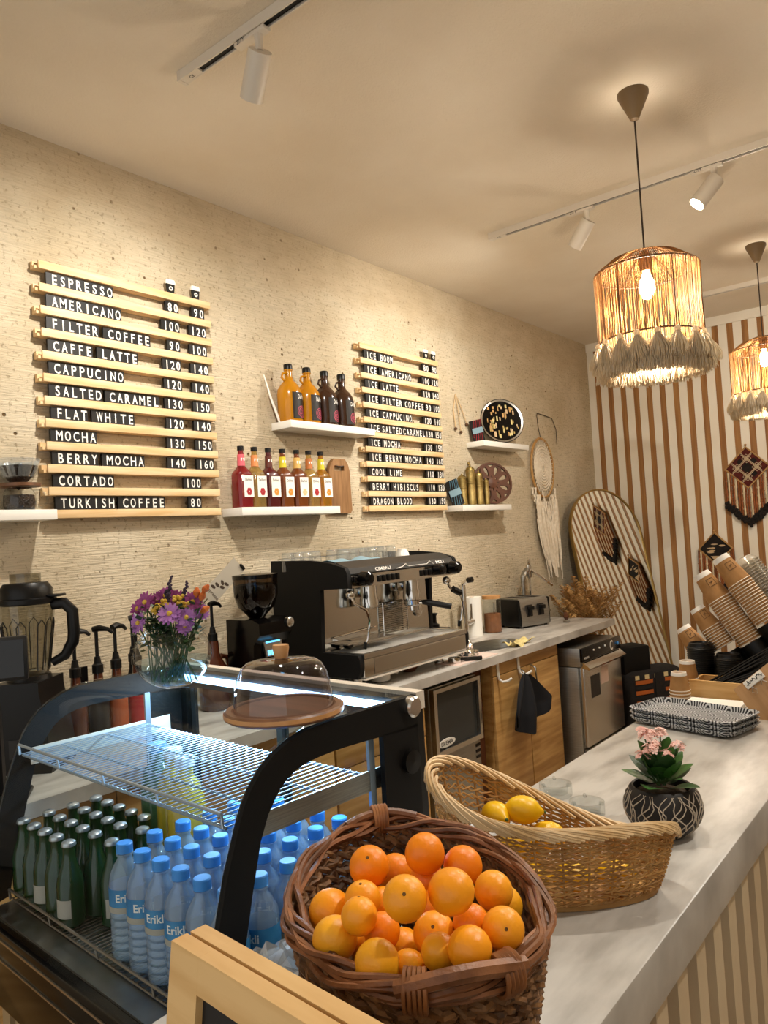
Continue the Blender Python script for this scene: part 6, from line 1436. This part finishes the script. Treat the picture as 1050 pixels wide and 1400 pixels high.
# ------------------------------------------------------------------ diamond wall hangings
def hanging(label, x, z, s, kind, yw):
    t = thing('wall_hanging', label, 'wall hanging', (x, yw, z), 0, 'diamond wall hangings'); X = backf(0, 0, 0)
    dmd = lambda r: [(0, r), (r, 0), (0, -r), (-r, 0)]
    MB().strip(dmd(s), dmd(s-0.014), 0.014, X, True).build('frame', 'rattan', t)
    MB().prism(dmd(s-0.0142), 0.006, X).build('cloth', 'red_cloth' if kind == 0 else 'black_cloth', t)
    q = s/4.6; m = MB()
    if kind == 0:
        for i, j in ((0, 0), (0, 2), (2, 0), (-2, 0), (0, -2), (-1.45, 1.45), (1.45, -1.45), (1.45, 1.45)):
            r_ = q*1.35 if (i, j) == (0, 0) else q*0.72
            if (i, j) in ((0, 2), (2, 0), (-2, 0), (0, -2)): continue
            m.prism([(i*q*0.95+a*r_/1.0, j*q*0.95+b*r_/1.0) for a, b in ((0, 1.0), (1.0, 0), (0, -1.0), (-1.0, 0))], 0.0066, X)
        m.build('dark_diamond', 'black_cloth', t)
        l = MB()
        def seg(p, q_): l.tube([X @ Vector((p[0], p[1], 0.0075)), X @ Vector((q_[0], q_[1], 0.0075))], 0.0022, 4)
        e = s*0.47
        for o_ in (-0.006, 0.006):
            for sx in (1, -1):
                seg((sx*(s*0.5-0.0)-0.0, s*0.5-0.02+o_), (-sx*(s*0.5), -s*0.5+0.02+o_)) if False else None
            seg((-s*0.24-0.03, s*0.24+s*0.45+o_-0.02), (s*0.45+s*0.22, -s*0.22+o_)) if False else None
            for c in (1, -1):
                seg((c*0.45*s+(-0.5*s), 0.45*s*0+0.5*s*0+o_), (c*0.45*s, c*0+o_)) if False else None
            # two pairs of crossing bands parallel to the frame
            seg((-0.26*s-0.24*s, 0.26*s-0.24*s*-1*0+o_-0.0), (-0.26*s-0.24*s, 0.26*s+o_)) if False else None
            k_ = 0.42*s
            for sg in (1, -1):
                a = (-(s-0.02)/2+sg*k_/2, (s-0.02)/2+sg*k_/2+o_-0.0); b_ = ((s-0.02)/2+sg*k_/2, -(s-0.02)/2+sg*k_/2+o_)
                seg(a, b_); seg((-a[0], a[1]), (-b_[0], b_[1]))
        for cx_, cy_ in ((0, 0.42*s), (0, -0.42*s), (0.42*s, 0), (-0.42*s, 0)):
            for r_ in (0.035, 0.018):
                l.tube([X @ Vector((cx_+a*r_, cy_+b*r_, 0.0085)) for a, b in ((0, 1), (1, 0), (0, -1), (-1, 0))], 0.0022, 4, True)
        l.build('stitching', 'cream_yarn', t)
    else:
        rr = random.Random(12); m.mi(0)
        for k in range(26):
            a, b = rr.uniform(-1, 1), rr.uniform(-1, 1)
            if abs(a)+abs(b) > 0.72: continue
            w, h = rr.uniform(0.10, 0.25)*s, rr.uniform(0.03, 0.07)*s
            m.prism([(a*s+w*math.cos(p*PI/5), b*s*0.8+h*math.sin(p*PI/5)) for p in range(10)], 0.0062+0.00005*k, X)
        m.prism([(-0.30*s, -0.45*s), (0.30*s, -0.45*s), (0, -0.80*s)], 0.0064, X); m.build('woven_motif', 'cotton_tan', t)
    rr = random.Random(40); n = 19
    for k in range(n):
        x_ = -s*0.96+2*s*0.96*k/(n-1); z0 = -(s-abs(x_))-0.004; z1 = -s*1.2-(s-abs(x_))*0.95-0.06
        f = MB(); f.tube([(x_, -0.008, z0), (x_+rr.uniform(-.006, .006), -0.012, (z0+z1)/2), (x_, -0.010, z1)], [0.007, 0.009, 0.007], 5)
        for j in range(3): f.box((x_, -0.012, z0+(z1-z0)*(0.25+0.25*j)), (0.026, 0.006, 0.006))
        f.build('fringe_strand', ['rust_yarn', 'cream_yarn', 'rust_yarn'][k % 3], t)
        b = MB()
        for j in range(12): b.ball((x_+rr.uniform(-.014, .014), -0.012+rr.uniform(-.008, .006), z1+rr.uniform(-.045, .005)), 0.013, 7, 5)
        b.build('pompom', 'black_cloth', t)
    MB().ball((0, -0.006, s+0.010), 0.010, 8, 6).build('hanging_loop', 'rattan', t)
hanging('red and black diamond wall hanging with cream stitching and black tassels', 1.290, 1.975, 0.172, 0, YB-0.024)
hanging('smaller dark patterned diamond wall hanging behind the paper cups', 1.003, 1.335, 0.138, 1, YB-0.024)
# ------------------------------------------------------------------ ceiling tracks, spots and pendants
def track(label, y, x0, x1):
    t = thing('light_track', label, 'track', ((x0+x1)/2, y, H)); w = (x1-x0)/2
    MB().strip([(-0.018, 0), (-0.018, -0.034), (-0.012, -0.034)], [(-0.015, 0), (-0.015, -0.030), (-0.012, -0.030)], 2*w, Matrix(((0, 0, 1, -w), (1, 0, 0, 0), (0, 1, 0, -0.0005), (0, 0, 0, 1)))).build('rail_side', 'white_lamp', t)
    MB().strip([(0.018, 0), (0.018, -0.034), (0.012, -0.034)], [(0.015, 0), (0.015, -0.030), (0.012, -0.030)], 2*w, Matrix(((0, 0, 1, -w), (1, 0, 0, 0), (0, 1, 0, -0.0005), (0, 0, 0, 1)))).build('rail_side', 'white_lamp', t)
    MB().b2((-w, -0.0118, -0.026), (w, 0.0118, -0.001)).build('conductor_slot', 'letter_black', t)
    e = MB().b2((-w-0.012, -0.019, -0.036), (-w, 0.019, -0.0005)).build('end_cap', 'white_lamp', t)
    s = MB().b2((-w+0.001, -0.0117, -0.034), (-w+0.09, 0.0117, -0.0265)).build('feed_block', 'white_lamp', t)
    letter(MB(), 'CE', 0.022, 0.014, Matrix(((1, 0, 0, -w+0.035), (0, -1, 0, 0.006), (0, 0, -1, -0.0345), (0, 0, 0, 1)))).build('lettering', 'graphite', s)
track('white light track nearest the camera, over the left board', 1.617, 0.735, 4.2)
track('long white light track with two spots in the middle of the ceiling', 3.66, 0.745, 4.4)
track('thin white light track near the slatted far wall', 5.80, 1.0, 4.4)
def spot(label, x, y, dirn, lit, w2=0.037, L_=0.145):
    d = Vector(dirn).normalized(); t = thing('track_spotlight', label, 'spotlight', (x, y, H-0.036))
    ad = MB().b2((-0.07, -0.016, -0.014), (0.07, 0.016, -0.0005), bev=0.003).build('adapter', 'white_lamp', t)
    letter(MB(), 'ZITY', 0.036, 0.013, Matrix(((1, 0, 0, -0.055), (0, 0, -1, -0.0165), (0, 1, 0, -0.0135), (0, 0, 0, 1)))).build('lettering', 'graphite', ad)
    MB().tube([(0.03, 0, -0.014), (0.03, 0, -0.045), Vector((0.03, 0, -0.065))], [0.016, 0.012, 0.014], 10).build('swivel_arm', 'white_lamp', t)
    c = Vector((0.03, 0, -0.075)); X = align(c, d)
    MB().lathe([(0, -0.012), (w2, -0.012), (w2+0.0005, -0.010), (w2+0.0005, L_-0.012), (w2-0.002, L_-0.012), (w2-0.002, -0.006), (0, -0.006)], 32, X).build('housing', 'white_lamp', t)
    MB().lathe([(0, L_-0.024), (w2-0.004, L_-0.022), (w2-0.004, L_-0.026), (0, L_-0.026)], 28, X).build('lamp_face', 'lamp_glow', t)
spot('white cylinder spotlight on the near track, seen from its side', 1.085, 1.617, (-0.68, 0.30, -0.67), True)
spot('lit white spotlight showing its bright face beside the big pendant', 1.885, 3.66, (-0.52, -0.35, -0.72), True)
spot('white spotlight at the left end of the middle track, turned away', 1.27, 3.66, (-0.66, 0.15, -0.73), True)
for i, (x, y, dn) in enumerate(((2.55, 3.66, (-0.2, -0.7, -0.7)), (2.0, 1.617, (0.1, -0.2, -0.95)), (3.3, 3.66, (-0.3, 0.8, -0.5)))):
    spot(['white spotlight on the middle track beyond the right edge', 'white spotlight on the near track beyond the top edge', 'last white spotlight on the middle track, far right'][i], x, y, dn, True)
def pendant(label, x, y, zt, power, s=1.0, nstr=240):
    t = thing('pendant_lamp', label, 'pendant lamp', (x, y, 0), 0, 'fringed pendant lamps')
    MB().lathe([(0.0, H-0.0005), (0.058, H-0.0005), (0.058, H-0.012), (0.016, H-0.105), (0.004, H-0.112)], 28).build('canopy', 'canopy_brown', t)
    MB().cyl((0, 0, zt), (0, 0, H-0.105), 0.0035, seg=8).build('cord', 'cord_dark', t)
    MB().lathe([(0.004, zt+0.012), (0.022, zt-0.002), (0.024, zt-0.05), (0.020, zt-0.07), (0, zt-0.07)], 16).build('socket', 'ring_brown', t)
    R1, R2, z1, z2 = 0.115*s, 0.188*s, zt-0.075*s, zt-0.335*s
    rg = MB()
    for r, z in ((0.055*s, zt-0.003), (R2, z1), (R2, z2)): rg.tube([(r*math.cos(2*PI*k/48), r*math.sin(2*PI*k/48), z) for k in range(48)], 0.0035, 6, True)
    for k in range(6): a = PI*k/3+0.3; rg.tube([(0.02*math.cos(a), 0.02*math.sin(a), zt-0.002), (0.055*s*math.cos(a), 0.055*s*math.sin(a), zt-0.003), (R2*math.cos(a), R2*math.sin(a), z1), (R2*math.cos(a), R2*math.sin(a), z2)], 0.0028, 5)
    rg.build('wire_frame', 'ring_brown', t)
    rr = random.Random(int(x*100)); m = MB()
    for k in range(nstr):
        a = 2*PI*k/nstr+rr.uniform(-0.008, 0.008); a2 = a+rr.uniform(-0.02, 0.02); o_ = rr.uniform(0, 0.003); am = a+rr.uniform(-0.01, 0.01)
        m.tube([((R2+o_+0.003)*math.cos(a), (R2+o_+0.003)*math.sin(a), z1), ((R2+o_)*math.cos(am), (R2+o_)*math.sin(am), (z1+z2)/2), ((R2+o_+0.003)*math.cos(a2), (R2+o_+0.003)*math.sin(a2), z2)], 0.0011*rr.uniform(0.8, 1.35), 4)
    m.build('hanging_strings', 'jute', t)
    m = MB()
    for k in range(nstr*2//3):
        a = 2*PI*k/(nstr*2//3); m.tube([(0.055*s*math.cos(a), 0.055*s*math.sin(a), zt), (0.128*s*math.cos(a+.01), 0.128*s*math.sin(a+.01), zt-0.026*s), ((R2+0.002)*math.cos(a+.02), (R2+0.002)*math.sin(a+.02), z1+0.003)], 0.0017, 4)
    m.build('top_strings', 'jute', t)
    T = None
    for rowi, (nn, rad, dz, sc) in enumerate(((17, R2+0.006, 0.0, 1.0), (17, R2-0.014, -0.035, 1.05))):
        for k in range(nn):
            a = 2*PI*(k+0.5*rowi)/nn+rr.uniform(-.04, .04); c = (rad*math.cos(a), rad*math.sin(a), z2+dz)
            if T is None or k % 6 == 0 and rowi == 0 and k < 18:
                b = MB(); b.ball((0, 0, -0.010), 0.012, 12, 8); b.ball((0, 0, -0.026), 0.009, 10, 6); q = 110
                for i in range(q):
                    aa = 2*PI*i*0.618; f = math.sqrt((i+0.5)/q); r1 = 0.040*s*f*rr.uniform(0.85, 1.1); ln = 0.108+rr.uniform(-.010, .010)-0.008*f
                    ca, sa = math.cos(aa), math.sin(aa)
                    b.tube([(0.006*ca*f, 0.006*sa*f, -0.018), (r1*0.62*ca, r1*0.62*sa, -0.045), (r1*ca, r1*sa, -0.075), (r1*1.02*ca+rr.uniform(-.004, .004), r1*1.02*sa+rr.uniform(-.004, .004), -ln)], [0.0022, 0.0026, 0.0026, 0.0016], 4)
                T = b.build('tassel', 'tassel', t); T.location = c; T.rotation_euler = (rr.uniform(-.1, .1), rr.uniform(-.1, .1), a); src = T
            else:
                o = src.copy(); COL.objects.link(o); o.parent = t; o.location = c; o.rotation_euler = (rr.uniform(-.12, .12), rr.uniform(-.12, .12), a+rr.uniform(-1, 1))
    zb = zt-0.125*s
    MB().lathe([(0.0, zb-0.055), (0.018, zb-0.048), (0.030, zb-0.02), (0.028, zb+0.01), (0.016, zb+0.04), (0.013, zb+0.055)], 20).build('bulb', 'bulb_glow', t)
    lamp('pendant_bulb', 'POINT', (x, y, zb-0.075), power, WARM2, size=0.06)
pendant('nearer fringed jute pendant lamp with cream tassels, hanging over the counter', 1.836, 2.878, 2.618, 34)
pendant('farther fringed jute pendant lamp cut by the right edge', 1.783, 5.048, 2.668, 34)
